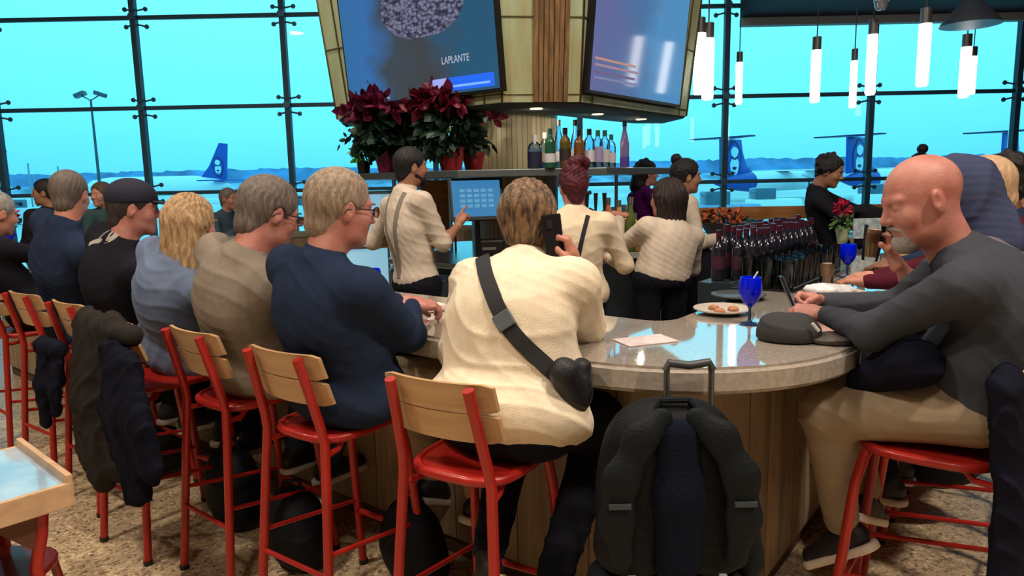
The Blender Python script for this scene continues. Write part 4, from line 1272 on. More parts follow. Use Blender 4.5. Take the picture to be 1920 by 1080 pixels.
# steel back bar under the shelf
t = empty('back_bar', (KX.x, KX.y, 0), 'dark steel back bar cabinet around the column, drawers below', 'cabinet')
br8 = [(1.12 * math.cos(PI / 8 + i * PI / 4 + .1), 1.12 * math.sin(PI / 8 + i * PI / 4 + .1)) for i in range(8)]
MB().prism([(KX.x + a, KX.y + b2) for a, b2 in br8], .08, .96).build('body', mat('dark_cabinet', (.03, .045, .06), .35, metal=.4), t, None, .01)
MB().prism([(KX.x + a * 1.03, KX.y + b2 * 1.03) for a, b2 in br8], .96, 1.0).build('worktop', STEEL, t, None, .006)
for i in range(8):
    a, b2 = Vector(br8[i]), Vector(br8[(i + 1) % 8])
    mid = (a + b2) / 2; ang = math.atan2((b2 - a).y, (b2 - a).x)
    for z in (.28, .55, .80):
        dr = MB().box((KX.x + mid.x * 1.012, KX.y + mid.y * 1.012, z), ((b2 - a).length * .86, .02, .22), ang).build('drawer', mat('steel_drawer', (.12, .17, .22), .3, metal=.7), t, None, .004)
        MB().box((KX.x + mid.x * 1.045, KX.y + mid.y * 1.045, z + .07), ((b2 - a).length * .5, .012, .014), ang).build('handle', STEEL, dr)
# ------------------------------------------------------------------ the people
from mathutils.bvhtree import BVHTree
R_ = math.radians
def A3(v): return (v.x, v.y, v.z)
GREYBR = cloth('grey_brown', (.235, .200, .165)); BLUEGR = cloth('blue_grey', (.15, .20, .32)); KHAKI = cloth('khaki', (.32, .25, .175))
DKBLUE = cloth('dark_blue', (.020, .032, .07)); BLKJ = cloth('black_jacket', (.016, .016, .024)); CHAR = cloth('charcoal_blue', (.050, .056, .072))
CREAMW = cloth('warm_cream', (.78, .67, .50)); OFFW = cloth('off_white', (.62, .54, .45)); MAROON = cloth('maroon', (.085, .014, .026)); HOODC = cloth('slate_hoodie', (.050, .062, .125))
MAUVE = cloth('mauve_grey', (.16, .13, .17)); PURPLE = cloth('purple', (.11, .012, .13)); DKJEAN = cloth('dark_denim', (.03, .05, .09))
SHOE = mat('black_shoe', (.012, .012, .016), .55); GREYH = ((.33, .30, .28), (.17, .15, .14))
LY, RY = math.atan2(RD.y, RD.x), math.atan2(-(-LD.y), -(-LD.x))
LY = math.atan2(RD.y, RD.x); RY = math.atan2(LD.y, LD.x)
def seatp(lst, i, f, fd=0.0, lat=0.0, z=.87):
    d = RD if f == 'L' else LD
    p = lst[i] + d * fd
    return (p.x, p.y, z)
def on_left(i, z=1.10, fwd=.42, lat=.0):
    p = LSEAT[i] + RD * fwd + LD * -lat
    return (p.x, p.y, z)
def on_right(i, z=1.10, fwd=.42, lat=.0):
    p = RSEAT[i] + LD * fwd + RD * lat
    return (p.x, p.y, z)
rdv, ldv = (RD.x, RD.y, 0), (LD.x, LD.y, 0)
# L1 cream shirt, on the phone
L1 = person('person in cream shirt on a red stool holding a phone to the ear', (-.03, 2.17, .885), R_(56), A3(at(993, 408, 2.40)), R_(72), hpitch=-.12, htilt=-.05, hs=1.0, sk='fair', female=True,
            hair='bob', hair_col=(.30, .18, .09), hair_col2=(.035, .022, .02), shirt=CREAM, pants=BLACKC, width=1.2, girth=.06, sw=.172, detail=2, shirt_low=.4, hunch=.06, wr=.0055,
            handR=(A3(at(1078, 494, 2.32)), (-.30, .02, .95), (-1, .15, 0), 'grip'), poleR=(.15, -.5, -1),
            handL=(on_left(0, 1.085, .42, -.12), (.6, .8, 0), (0, 0, -1), 'relaxed'), knees={'L': (.02, 2.62, .76), 'R': (.32, 2.42, .76)},
            feet={'L': ((-.10, 2.20, .36), (-.2, .75, -.75)), 'R': ((.10, 2.06, .34), (.15, .55, -.85))}, shoes=SHOE, sole=(.62, .52, .38))
# L2 navy sweater, glasses
L2 = person('grey-haired person in navy sweater and glasses, eating at the counter', (-.62, 2.53, .885), R_(50), A3(at(640, 394, 2.44)), R_(34), hpitch=-.14, hs=1.07, sk='ruddy',
            hair='grey_crop', hair_col=(.36, .29, .22), hair_col2=(.20, .14, .10), shirt=NAVY, pants=KHAKI, width=1.16, girth=.045, sw=.185, detail=2, shirt_low=.4, hunch=.05, glasses=True, wr=.0045,
            handR=(A3(at(772, 574, 2.72)), (.85, .5, -.05), (-.1, .2, -1), 'type'), poleR=(.5, -.3, -1), handL=(on_left(1, 1.10, .46, -.15), (.8, .4, 0), (0, 0, -1), 'relaxed'), shoes=SHOE,
            feet={'R': ((-.14, 2.66, .36), (.6, .75, -.4)), 'L': ((-.35, 2.85, .36), (.6, .75, -.4))})
# L3 grey-brown shirt
L3 = person('person in grey-brown shirt and glasses hunched over the counter', (-1.09, 2.93, .885), R_(52), A3(at(506, 402, 2.82)), R_(42), hpitch=-.32, hs=1.10, sk='ruddy',
            hair='short', hair_col=(.10, .075, .065), hair_col2=(.19, .16, .145), shirt=GREYBR, pants=DKJEAN, width=1.14, girth=.045, sw=.185, shirt_low=.4, hunch=.07, glasses=True, wr=.0055,
            handR=(on_left(2, 1.10, .44, .10), (.6, .7, 0), (0, 0, -1), 'relaxed'), handL=(on_left(2, 1.10, .46, -.12), (.6, .8, 0), (0, 0, -1), 'relaxed'), poleR=(.6, -.4, -1), shoes=SHOE)
L4 = person('blond person in blue-grey top seated left of the grey-brown shirt', (-1.57, 3.30, .88), R_(52), A3(at(360, 422, 3.18)), R_(62), hpitch=-.15, hs=1.02, sk='fair', female=True,
            hair='blonde', hair_col=(.52, .36, .20), hair_col2=(.30, .18, .09), shirt=BLUEGR, pants=BLACKC, width=1.12, girth=.03, sw=.18, shirt_low=1, hunch=.06, wr=.005, wfr=30,
            handR=(on_left(3, 1.10, .44, .10), (.6, .8, 0), (0, 0, -1), 'relaxed'), handL=(on_left(3, 1.10, .46, -.12), (.6, .8, 0), (0, 0, -1), 'relaxed'))
L5 = person('person in dark cap and black jacket with a pale print on the back', (-2.03, 3.66, .88), R_(50), A3(at(252, 392, 3.50)), R_(24), hpitch=-.10, hs=1.04, sk='ruddy',
            hair='grey_crop', hair_col=(.05, .04, .04), cap=mat('navy_cap', (.008, .010, .028), .8, bump=.2), shirt=BLKJ, pants=BLACKC, width=1.12, girth=.03, shirt_low=1, hunch=.06,
            handR=(on_left(4, 1.10, .44, .10), (.6, .8, 0), (0, 0, -1), 'relaxed'), handL=(on_left(4, 1.10, .46, -.12), (.6, .8, 0), (0, 0, -1), 'relaxed'))
L6 = person('short grey-haired person in dark blue sweater near the left edge', (-2.50, 4.02, .88), R_(54), A3(at(132, 366, 3.86)), R_(92), hpitch=-.1, hs=1.0, sk='fair',
            hair='grey_crop', hair_col=(.16, .13, .115), hair_col2=(.10, .08, .07), shirt=DKBLUE, pants=DKJEAN, width=1.18, girth=.035, sw=.19, shirt_low=1, hunch=.05, wr=.005,
            handR=(on_left(5, 1.10, .44, .10), (.6, .8, 0), (0, 0, -1), 'relaxed'), handL=(on_left(5, 1.10, .46, -.12), (.6, .8, 0), (0, 0, -1), 'relaxed'))
L7 = person('person at the far left end of the seats, cut by the left edge', (-2.98, 4.36, .88), R_(52), A3(at(-6, 402, 4.35)), R_(60), hpitch=-.2, hs=1.06, sk='fair',
            hair='grey_crop', hair_col=(.40, .38, .36), shirt=BLKJ, pants=BLACKC, shirt_low=1, detail=0, handR=(on_left(6, 1.10, .44, .10), (.6, .8, 0), (0, 0, -1), 'relaxed'))
# R1 bald
R1 = person('bald person with grey goatee in charcoal sweater looking at a phone', (1.44, 2.15, .90), R_(146), A3(at(1727, 378, 2.16)), R_(176), hpitch=-.30, htilt=.05, hs=1.10, sk='ruddy',
            hair='none', eyes=False, beard=(.34, .32, .31), shirt=CHAR, pants=KHAKI, width=1.12, girth=.045, sw=.185, detail=2, hunch=.10, wr=.0045,
            handL=(A3(at(1548, 590, 2.42)), (-.9, .35, .05), (.1, .5, -.8), 'grip'), poleL=(-.5, -.7, -1.0),
            handR=(A3(at(1540, 566, 2.62)), (-.9, .0, .1), (.2, -.8, -.6), 'grip'), poleR=(.2, .6, -1),
            knees={'L': (1.03, 2.26, .82), 'R': (1.20, 2.56, .80)}, feet={'L': ((1.12, 2.30, .40), (-.55, .65, -.62)), 'R': ((1.30, 2.50, .42), (.50, .45, -.30))}, shoes=SHOE, sole=(.80, .72, .66))
R2 = person('person in slate blue hood raising a glass of beer', (1.78, 2.70, .87), R_(144), A3(at(1790, 372, 2.78)), R_(158), hpitch=-.2, hs=1.12, sk='fair', hair='short', hair_col=(.06, .04, .03), shirt=MAUVE, pants=BLACKC,
            width=1.1, girth=.02, hunch=.08, sleeve=.35, handR=(A3(at(1672, 478, 3.02)), (-.35, .0, .9), (-.9, .1, -.2), 'grip'), poleR=(.2, .6, -1), handL=(on_right(1, 1.10, .42, -.1), (-.8, .6, 0), (0, 0, -1), 'relaxed'))
R3 = person('fair-haired person in maroon top between the hood and the dark jackets', (2.16, 3.19, .87), R_(142), A3(at(1842, 356, 3.20)), R_(150), hpitch=-.2, hs=1.08, sk='fair', hair='short', hair_col=(.62, .42, .26), hair_col2=(.5, .32, .2), shirt=MAROON,
            pants=BLACKC, width=1.12, hunch=.08, handR=(on_right(2, 1.10, .42, .1), (-.8, .6, 0), (0, 0, -1), 'relaxed'), handL=(on_right(2, 1.10, .42, -.1), (-.8, .6, 0), (0, 0, -1), 'relaxed'))
R4 = person('person with bushy dark hair in dark jacket at the right edge', (2.55, 3.68, .88), R_(142), A3(at(1872, 344, 3.66)), R_(148), hs=1.1, sk='brown', hair='man_curly', hair_col=(.012, .010, .012), shirt=DKBLUE, pants=BLACKC, hunch=.08,
            width=1.12, handR=(on_right(3, 1.10, .42, .1), (-.8, .6, 0), (0, 0, -1), 'relaxed'), handL=(on_right(3, 1.10, .42, -.1), (-.8, .6, 0), (0, 0, -1), 'relaxed'))
R5 = person('dark-haired person farthest along the right side, partly cut off', (2.93, 4.18, .88), R_(142), A3(at(1908, 348, 4.12)), R_(150), hs=1.1, sk='tan', hair='short', hair_col=(.012, .010, .012), shirt=BLKJ, pants=BLACKC, detail=0,
            handR=(on_right(4, 1.10, .42, .1), (-.8, .6, 0), (0, 0, -1), 'relaxed'), handL=(on_right(4, 1.10, .42, -.1), (-.8, .6, 0), (0, 0, -1), 'relaxed'))
# hood of R2
hs_ = SDF(); hs_.ell((0, -.022, .030), (.100, .125, .122), k=.02); hs_.cone((0, -.05, -.02), (0, -.075, -.17), .095, .12, k=.04)
hs_.half((0, .075, 0), (0, 1, -.1), k=.012); hs_.ell((0, .09, -.03), (.068, .10, .105), k=.012, op='-'); hs_.warp(wrinkles(3, .010, 14, (0.2, .8, .6))); hs_.warp(wrinkles(6, .005, 30, (0.2, .5, .9)))
V_, Q_ = hs_.mesh(.007); H_ = R2['HM']; V_ = V_ @ H_[:3, :3].T + H_[:3, 3]
link('hood', np_mesh('hood', V_, Q_), HOODC, R2['root'])

# staff inside the island
def staff(label, x, y, head_px, hY, yaw, hyaw, **k):
    return person(label, (x, y, .95), R_(yaw), A3(at(head_px[0], head_px[1], hY)), R_(hyaw), standing=True, **k)
SA = staff('bearded bartender in off-white shirt tapping a till screen', -.63, 4.68, (772, 314), 4.72, 42, 24, hs=.98, sk='tan', hair='short', hair_col=(.014, .012, .016), beard=(.014, .010, .010), shirt=OFFW, pants=BLACKC, width=1.08, girth=.01,
           sleeve=.12, handR=(A3(at(858, 424, 4.80)), (.45, .35, .75), (.4, .5, -.1), 'point'), poleR=(.1, -.5, -1), handL=((-.72, 5.0, 1.2), (.6, .8, 0), (0, 0, -1), 'relaxed'), poleL=(-.6, .2, -1), wr=.0055, wfr=30, shoes=SHOE)
SB = staff('bartender with dark red curled-up hair and black suspenders, back turned', .38, 4.25, (1074, 350), 4.28, 78, 100, hs=1.0, sk='fair', female=True, hair='red_bun', hair_col=(.13, .012, .025), hair_col2=(.03, .006, .012), shirt=CREAMW, pants=BLACKC,
           width=1.02, girth=.01, shirt_low=1, handL=((.22, 4.55, 1.1), (0, 1, 0), (0, 0, -1), 'relaxed'), handR=((.62, 4.5, 1.1), (0, 1, 0), (0, 0, -1), 'relaxed'), shoes=SHOE)
SC = staff('bartender with long dark hair in cream shirt reaching to the taps', 1.00, 4.70, (1250, 374), 4.76, 108, 128, hpitch=.1, htilt=-.05, hs=1.08, sk='fair', female=True, hair='long_dark', hair_col=(.030, .017, .014), hair_col2=(.012, .008, .010), shirt=OFFW, pants=BLACKC,
           width=1.08, girth=.02, sw=.172, sleeve=.8, handL=(A3(at(1160, 402, 4.95)), (-.8, .4, .1), (0, 0, -1), 'grip'), poleL=(-.2, -.3, -1), handR=((1.08, 5.06, 1.1), (0, 1, 0), (0, 0, -1), 'relaxed'), shoes=SHOE, wr=.005)
SD = staff('bartender with dark hair bun and black apron facing right', 1.32, 5.22, (1287, 332), 5.3, 10, 4, hpitch=-.05, hs=1.0, sk='tan', female=True, hair='bun', hair_col=(.014, .011, .014), shirt=OFFW, pants=BLACKC,
           sleeve=.9, handR=(A3(at(1348, 448, 5.2)), (.9, .1, -.3), (0, 0, -1), 'relaxed'), poleR=(-.2, -.6, -1), handL=((1.65, 5.5, 1.08), (1, .1, -.2), (0, 0, -1), 'relaxed'), shoes=SHOE)
SE = person('curly dark-haired person in purple top seen between two bartenders', (1.36, 7.15, .95), R_(20), A3(at(1214, 326, 7.2)), R_(8), standing=True, hs=1.0, sk='fair', female=True, hair='curly', hair_col=(.014, .010, .012), shirt=PURPLE, pants=BLACKC, detail=0)
SF = person('dark-haired person in black jacket looking down beside a red flower', (2.80, 6.1, .95), R_(-25), A3(at(1556, 322, 6.05)), R_(-38), hpitch=-.32, standing=True, hs=1.04, sk='tan', hair='man_curly', hair_col=(.014, .011, .014), shirt=BLKJ, pants=BLACKC,
            width=1.04, handR=((2.98, 5.72, 1.18), (.8, -.5, 0), (0, 0, -1), 'relaxed'), handL=((3.25, 5.95, 1.18), (.8, -.5, 0), (0, 0, -1), 'relaxed'), poleR=(-.6, -.3, -1))
SG = person('person whose dark top bun shows above the bald head', (4.02, 7.3, .93), R_(200), A3(at(1722, 312, 7.3)), R_(200), standing=True, female=True, hs=1.0, sk='tan', hair='top_bun', hair_col=(.012, .010, .016), shirt=BLKJ, pants=BLACKC, detail=0)
def guest(label, px_, py, Y, col_, hair_, hc, hyaw, sk_='fair', face=232):
    p = at(px_, py, Y)
    bx, by = -RD.x * 0, 0
    f = R_(face)
    return person(label, (p.x - math.cos(f) * .12, p.y - math.sin(f) * .12, .87), f, A3(p), R_(hyaw), hs=1.04, sk=sk_, hair=hair_, hair_col=hc, shirt=col_, pants=BLACKC, detail=0, hunch=.05,
                  handR=((p.x + math.cos(f) * .32 - .1, p.y + math.sin(f) * .32, 1.10), (math.cos(f), math.sin(f), 0), (0, 0, -1), 'relaxed'),
                  handL=((p.x + math.cos(f) * .32 + .1, p.y + math.sin(f) * .32 - .1, 1.10), (math.cos(f), math.sin(f), 0), (0, 0, -1), 'relaxed'))
FD = math.degrees(math.atan2(-LD.y, -LD.x))
guest('dark-haired person across the bar, left of the grey-haired head', 84, 362, 7.15, BLKJ, 'short', (.012, .012, .02), 200, 'tan', FD)
guest('brown-haired person across the bar, left of the dark cap', 190, 366, 7.6, cloth('teal_grey', (.05, .10, .11)), 'short', (.14, .09, .06), 250, 'fair', FD)
guest('grey-haired person across the bar, right of the blond head', 430, 374, 8.5, cloth('slate', (.06, .10, .14)), 'grey_crop', (.28, .22, .20), -20, 'fair', FD)

# ------------------------------------------------------------------ straps and suspenders laid on the shirts
def bvh_of(sdf_obj_):
    me = sdf_obj_.data
    return BVHTree.FromPolygons([v.co for v in me.vertices], [p.vertices for p in me.polygons])
def shirt_of(info): return [o for o in bpy.data.objects if o.parent == info['root'] and o.name.startswith('shirt')][0]
def ribbon(name, bvh, rays, width, mt, parent, thick=.003, off=.003):
    """rays: list of (origin, direction)"""
    hits = []
    for o_, d in rays:
        h_, nrm, idx, dist = bvh.ray_cast(Vector(o_), Vector(d).normalized())
        if h_ is not None: hits.append((h_, nrm if nrm.dot(Vector(d)) < 0 else -nrm))
    if len(hits) < 3: print('ribbon miss', name, len(hits)); return None
    P_ = [h for h, n_ in hits]; N_ = [n_ for h, n_ in hits]
    for it in range(2):
        N_ = [(N_[max(i - 1, 0)] + N_[i] + N_[min(i + 1, len(N_) - 1)]).normalized() for i in range(len(N_))]
        P_ = [P_[0]] + [(P_[i - 1] + P_[i] * 2 + P_[i + 1]) / 4 for i in range(1, len(P_) - 1)] + [P_[-1]]
    m_ = MB(); vs = []
    for i, p in enumerate(P_):
        t_ = (P_[min(i + 1, len(P_) - 1)] - P_[max(i - 1, 0)]).normalized(); s_ = t_.cross(N_[i]).normalized() * width / 2
        n_ = N_[i]
        vs += [p + s_ + n_ * (off - .012), p + s_ * .96 + n_ * (off + thick), p + n_ * (off + thick * 1.3), p - s_ * .96 + n_ * (off + thick), p - s_ + n_ * (off - .012)]
    fs = []
    for i in range(len(P_) - 1):
        for q_ in range(4): fs.append((5 * i + q_, 5 * i + q_ + 1, 5 * i + 6 + q_, 5 * i + 5 + q_))
        fs.append((5 * i + 4, 5 * i, 5 * i + 5, 5 * i + 9))
    m_.add(vs, fs)
    return m_.build(name, mt, parent, .8), P_, N_
def lerp_path(pts, n):
    out = []
    for i in range(n):
        t_ = i / (n - 1) * (len(pts) - 1); k = min(int(t_), len(pts) - 2)
        out.append(Vector(pts[k]).lerp(Vector(pts[k + 1]), t_ - k))
    return out
EYEV = Vector((0, 0, EYE))
WEB = mat('black_webbing', (.012, .013, .017), .7, bump=.4, bscale=400)
# sling bag of L1
b1 = bvh_of(shirt_of(L1))
path = lerp_path([(905, 484, 0), (912, 520, 0), (930, 570, 0), (957, 620, 0), (990, 655, 0), (1022, 684, 0), (1052, 712, 0)], 26)
rays = [(EYEV, at(p.x, p.y, 2) - EYEV) for p in path]
bagp = at(1077, 722, 2.02)
t = empty('sling_bag', A3(bagp), 'black sling bag worn across the back of the cream shirt', 'bag')
rb, P_, N_ = ribbon('strap', b1, rays, .050, WEB, t, .004, .004)
bk = MB(); i = 11; dd = (P_[i + 1] - P_[i - 1]).normalized(); sd = dd.cross(N_[i]).normalized()
bk.box(P_[i] + N_[i] * .012, (.058, .052, .010), M=Matrix((sd, dd, N_[i])).transposed().to_4x4()); bk.build('buckle', mat('buckle_grey', (.10, .12, .14), .3), rb, None, .003)
sb = SDF(); Rb = rot_from((.35, .75, -.55), (-.3, .6, .8))
sb.cone(A3(at(1058, 700, 2.0)), A3(at(1080, 738, 2.03)), .046, .050, k=.03); sb.cone(A3(at(1090, 690, 2.06)), A3(at(1078, 738, 2.05)), .030, .040, k=.03); sb.warp(wrinkles(9, .004, 25))
sdf_obj('pouch', sb, .006, mat('black_nylon', (.010, .011, .016), .5, bump=.3, bscale=200), t)
c0_ = at(1100, 712, 2.02)
MB().tube([c0_, at(1112, 730, 2.0), at(1108, 752, 2.0), at(1092, 768, 2.02), at(1078, 760, 2.03)], .0032, 6).build('cord', BLK, t)
MB().tube([at(1094, 706, 2.03), at(1102, 738, 2.02), at(1090, 762, 2.03), at(1066, 768, 2.04)], .0030, 6).build('cord', BLK, t)
# suspenders
def suspenders(info, back=True, mt=WEB, width=.026, y=False, col_=None):
    bv = bvh_of(shirt_of(info)); B_, mid_, root = info['B'], info['mid'], info['root']
    BRv, BFv = Vector(B_[:, 0]), Vector(B_[:, 1])
    for sx in (-1, 1):
        for sgn in ((-1, 1)):
            rays = []
            for k_ in range(16):
                t_ = .97 - .90 * k_ / 15
                lat = sx * (.085 + .02 * math.sin(PI * k_ / 15)) if not (y and sgn == -1) else sx * (.085 * (1 - k_ / 15.))
                o_ = Vector(mid_(t_)) + BRv * lat + BFv * (sgn * .45)
                rays.append((o_, BFv * -sgn))
            r_ = ribbon('suspender', bv, rays, width, mt, root)
suspenders(SB, y=True)
suspenders(SA, mt=mat('grey_webbing', (.22, .19, .17), .8), width=.034, y=True)
# black apron of SD
ap = SDF(); q_ = SD
ap.ell(q_['mid'](.35, .03), (.14, .12, .26), q_['B'], k=.03); ap.ell(q_['mid'](.0, .02), (.19, .15, .18), q_['B'], k=.05); ap.cone(q_['mid'](-.1, .02), q_['mid'](-.75, .03), .175, .19, k=.05)
ap.half(q_['mid'](.3, -.02), -q_['B'][:, 1] + .0, k=.01)
ap.warp(wrinkles(4, .004, 18, (1, .2, 0)))
sdf_obj('apron', ap, .010, BLACKC, SD['root'])
# pale print on the jacket of L5
b5 = bvh_of(shirt_of(L5))
pm = mat('pale_print', (.36, .33, .31), .8)
for pts_, w_ in (([(168, 458), (182, 450), (198, 455), (214, 446), (220, 438)], .026), ([(186, 448), (196, 438), (206, 432)], .014), ([(200, 452), (206, 440), (218, 430)], .010)):
    rays = [(EYEV, at(p.x, p.y, 2) - EYEV) for p in lerp_path([(a, b_, 0) for a, b_ in pts_], 9)]
    ribbon('jacket_print', b5, rays, w_, pm, L5['root'], .001, .002)
# pale trim lines at the hem of R1's sweater are folds; phone held by R1, phone held by L1
def phone(label, c, up_, out, w=.072, h_=.148, col_=BLK, lit=False):
    up_, out = Vector(up_).normalized(), Vector(out).normalized()
    out = (out - up_ * out.dot(up_)).normalized(); r_ = up_.cross(out)
    M_ = Matrix((r_, up_, out)).transposed().to_4x4()
    t = empty('phone', tuple(c), label, 'phone')
    MB().box(Vector(c), (w, h_, .009), M=M_).build('case', col_, t, None, .003)
    MB().box(Vector(c) + out * .0050, (w * .92, h_ * .95, .001), M=M_).build('screen', mat('phone_glass_lit', (.02, .02, .03), .08, emit=(.25, .4, .6), estr=.5) if lit else mat('phone_glass', (.01, .01, .012), .08), t)
    if not lit: MB().box(Vector(c) - out * .006 + up_ * .045 + r_ * .015, (.026, .028, .003), M=M_).build('camera_bump', mat('lens_black', (.02, .02, .022), .15), t, None, .001)
pc = at(1037, 447, 2.29)
phone('black phone held against the right ear by the person in cream shirt', pc, (-.10, .05, 1), (-.62, .78, .05), w=.078, h_=.155)
pc2 = at(1478, 553, 2.56)
phone('phone held in both hands by the bald person', pc2, (-.35, .15, .9), (.9, -.2, .45), lit=True)
# ------------------------------------------------------------------ things on and around the bar
def T_(M_, m_): m_.v = [tuple(M_ @ Vector(v)) for v in m_.v]; return m_
COBALT = mat('cobalt_glass', (.0, .010, .95), .06, trans=.25, ior=1.35, emit=None, spec=.7)
def goblet(label, x, y, z, s=1.0):
    t = empty('goblet', (x, y, z), label, 'glass', 'cobalt blue goblets')
    pr = [(.034, .0), (.036, .003), (.012, .008), (.0055, .016), (.005, .055), (.010, .066), (.026, .084), (.036, .105), (.0395, .128), (.0375, .155), (.034, .168), (.0325, .168), (.036, .150), (.0375, .128), (.034, .106), (.024, .086), (.0, .076)]
    MB().lathe([(r * s, h_ * s) for r, h_ in pr[5:]], (x, y, z), 28).build('bowl', COBALT, t)
    MB().lathe([(r * s, h_ * s) for r, h_ in pr[:6]], (x, y, z), 28).build('stem', mat('dark_cobalt_glass', (.01, .03, .10), .08, spec=.7), t)
    MB().lathe([(0, .078 * s), (.023 * s, .088 * s), (.033 * s, .106 * s), (.0365 * s, .128 * s), (.0355 * s, .148 * s), (0, .148 * s)], (x, y, z), 24).build('water', mat('cobalt_water', (.0, .008, .85), .1, emit=(0, .01, .9), estr=.0), t)
    return t
g1 = atz(1405, 608, 1.05); goblet('cobalt blue goblet with a straw beside the dark flat cap', g1.x, g1.y, 1.05, 1.06)
MB().tube([(g1.x, g1.y, 1.14), (g1.x + .012, g1.y, 1.225), (g1.x + .026, g1.y, 1.248)], .003, 8).build('straw', mat('white_straw', (.8, .8, .8), .4), [o for o in bpy.data.objects if o.name == 'goblet'][0])
g2 = atz(1588, 521, 1.05); goblet('cobalt blue goblet farther along, beside the raised beer glass', g2.x, g2.y, 1.05, 1.08)
g3 = UV(.35 * -1, 6.35); g3 = at(10, 440, 6.6)
gx = UV(-.3, 6.15); goblet('cobalt blue goblet at the far left end of the counter', -4.52, 6.42, 1.05, 1.25)
g4 = at(552, 425, 3.3); gq = UV(-.25, 1.35); goblet('cobalt blue goblet just in front of the face of the grey-brown shirt', -.63, 3.20, 1.05, 1.0)
# beer
b_ = at(1636, 456, 3.02)
t = empty('beer_glass', (b_.x, b_.y, b_.z - .06), 'tilted glass of amber beer held up behind the bald face', 'glass')
Mb = Matrix.Translation(b_) @ Matrix.Rotation(.12, 4, 'Y')
T_(Mb, MB().lathe([(.030, -.075), (.032, -.07), (.043, .075), (.0415, .075), (.030, -.062), (0, -.062)], seg=24)).build('tumbler', thin_glass('beer_tumbler', (.98, .97, .95)), t)
T_(Mb, MB().lathe([(0, -.058), (.0295, -.058), (.0385, .042), (0, .042)], seg=24)).build('beer', mat('amber_beer', (1.0, .50, .14), .12, trans=.6, ior=1.2), t)
T_(Mb, MB().lathe([(0, .042), (.0385, .042), (.040, .058), (0, .060)], seg=24)).build('foam', mat('beer_foam', (.80, .50, .36), .8), t)
# plates and dishes
PLATE = mat('stoneware', (.46, .41, .36), .35); DARKP = mat('dark_stoneware', (.05, .055, .065), .3)
def plate(label, x, y, r, mt, food=None, z=1.05, group='plates on the counter'):
    t = empty('plate', (x, y, z), label, 'plate', group)
    MB().lathe([(0, .004), (r * .55, .004), (r * .9, .014), (r, .020), (r * .99, .024), (r * .88, .018), (r * .55, .010), (0, .010)], (x, y, z), 36).build('dish', mt, t)
    return t
p = atz(1340, 582, 1.05); plate('stone-coloured plate nearest the blue goblet', .85, 2.84, .115, PLATE)
s = SDF()
for i in range(9): s.ell((.85 + .045 * math.cos(i * 2.1), 2.84 + .045 * math.sin(i * 2.1), 1.066), (.02, .024, .010), k=.006)
tag(sdf_obj('food_scraps', s, .004, mat('crumbs', (.42, .18, .10), .8, var=.3, vscale=60)), 'reddish food scraps left on the nearest plate', 'food')
plate('dark plate behind the stone-coloured plate', 1.02, 3.17, .12, DARKP)
plate('long pale plate behind the hands of the bald person', 1.47, 3.18, .13, mat('pale_plate', (.66, .62, .56), .3))
plate('dark small plate under the raised beer glass', 1.93, 3.72, .10, DARKP)
# crumpled napkin on the far plate
s = SDF(); s.ell((1.42, 3.2, 1.085), (.09, .07, .022), k=.02); s.ell((1.50, 3.17, 1.08), (.05, .05, .02), k=.02); s.warp(wrinkles(5, .008, 60, (1, .5, .2)))
tag(sdf_obj('napkin', s, .004, mat('white_paper', (.75, .76, .80), .85)), 'crumpled white napkin on the long pale plate', 'napkin')
# tall glass by the rack
hx, hy = 1.50, 3.36
t = empty('tall_glass', (hx, hy, 1.05), 'tall clear glass with an orange drink beside the glass rack', 'glass')
MB().lathe([(.026, 0), (.028, .004), (.034, .17), (.0325, .17), (.026, .012), (0, .012)], (hx, hy, 1.05), 20).build('tumbler', thin_glass('tall_tumbler', (.95, .95, .93)), t)
MB().lathe([(0, .014), (.0255, .014), (.0315, .13), (0, .13)], (hx, hy, 1.05), 20).build('drink', mat('orange_drink', (.80, .50, .24), .2), t)
# flat cap on the counter
cx_, cy_ = atz(1488, 640, 1.05).xy
s = SDF(); Rc = rot_from((.93, -.25, 0))
s.ell((cx_ - .01, cy_ + .02, 1.078), (.085, .105, .060), Rc, k=.02); s.ell((cx_ - .045, cy_ + .03, 1.10), (.06, .055, .045), Rc, k=.02); s.ell((cx_ + .02, cy_ + .01, 1.105), (.05, .05, .04), Rc, k=.02); s.half((cx_, cy_, 1.052), (0, 0, -1), k=.004)
s.warp(wrinkles(14, .005, 28))
t = empty('baseball_cap', (cx_, cy_, 1.05), 'dark grey cap lying on the counter beside the blue goblet', 'hat')
sdf_obj('crown', s, .005, mat('cap_charcoal', (.030, .030, .035), .85, bump=.3, bscale=200), t)
s = SDF(); s.ell((cx_ + .115, cy_ - .02, 1.068), (.075, .085, .008), rot_from((.97, -.2, .06)), k=.004); s.ell((cx_ + .115, cy_ - .02, 1.058), (.07, .08, .012), rot_from((.97, -.2, .0)), k=.006)
sdf_obj('brim', s, .004, mat('cap_brown_grey', (.075, .065, .060), .85, bump=.3, bscale=200), t)
MB().tube([(cx_ + .03, cy_ - .07, 1.125), (cx_ + .05, cy_ - .075, 1.10)], .006, 6).build('strap_tab', mat('tab_pale', (.5, .5, .5), .6), t)
# menu and papers
mp_ = atz(1205, 640, 1.051)
o = MB().box((.45, 2.37, 1.0525), (.19, .12, .003), .35).build('menu', mat('menu_paper', (.72, .66, .66), .4, col2=(.60, .50, .50), vscale=40), None, None); tag(o, 'folded paper menu in front of the person in cream shirt', 'menu')
o = MB().box((-.34, 3.02, 1.066), (.10, .075, .03), .6).build('bread_roll', mat('pinkish_napkin', (.75, .62, .60), .8), None, .7, .012); tag(o, 'small white folded napkin in the hand of the navy sweater', 'napkin')
o.name = 'folded_napkin'
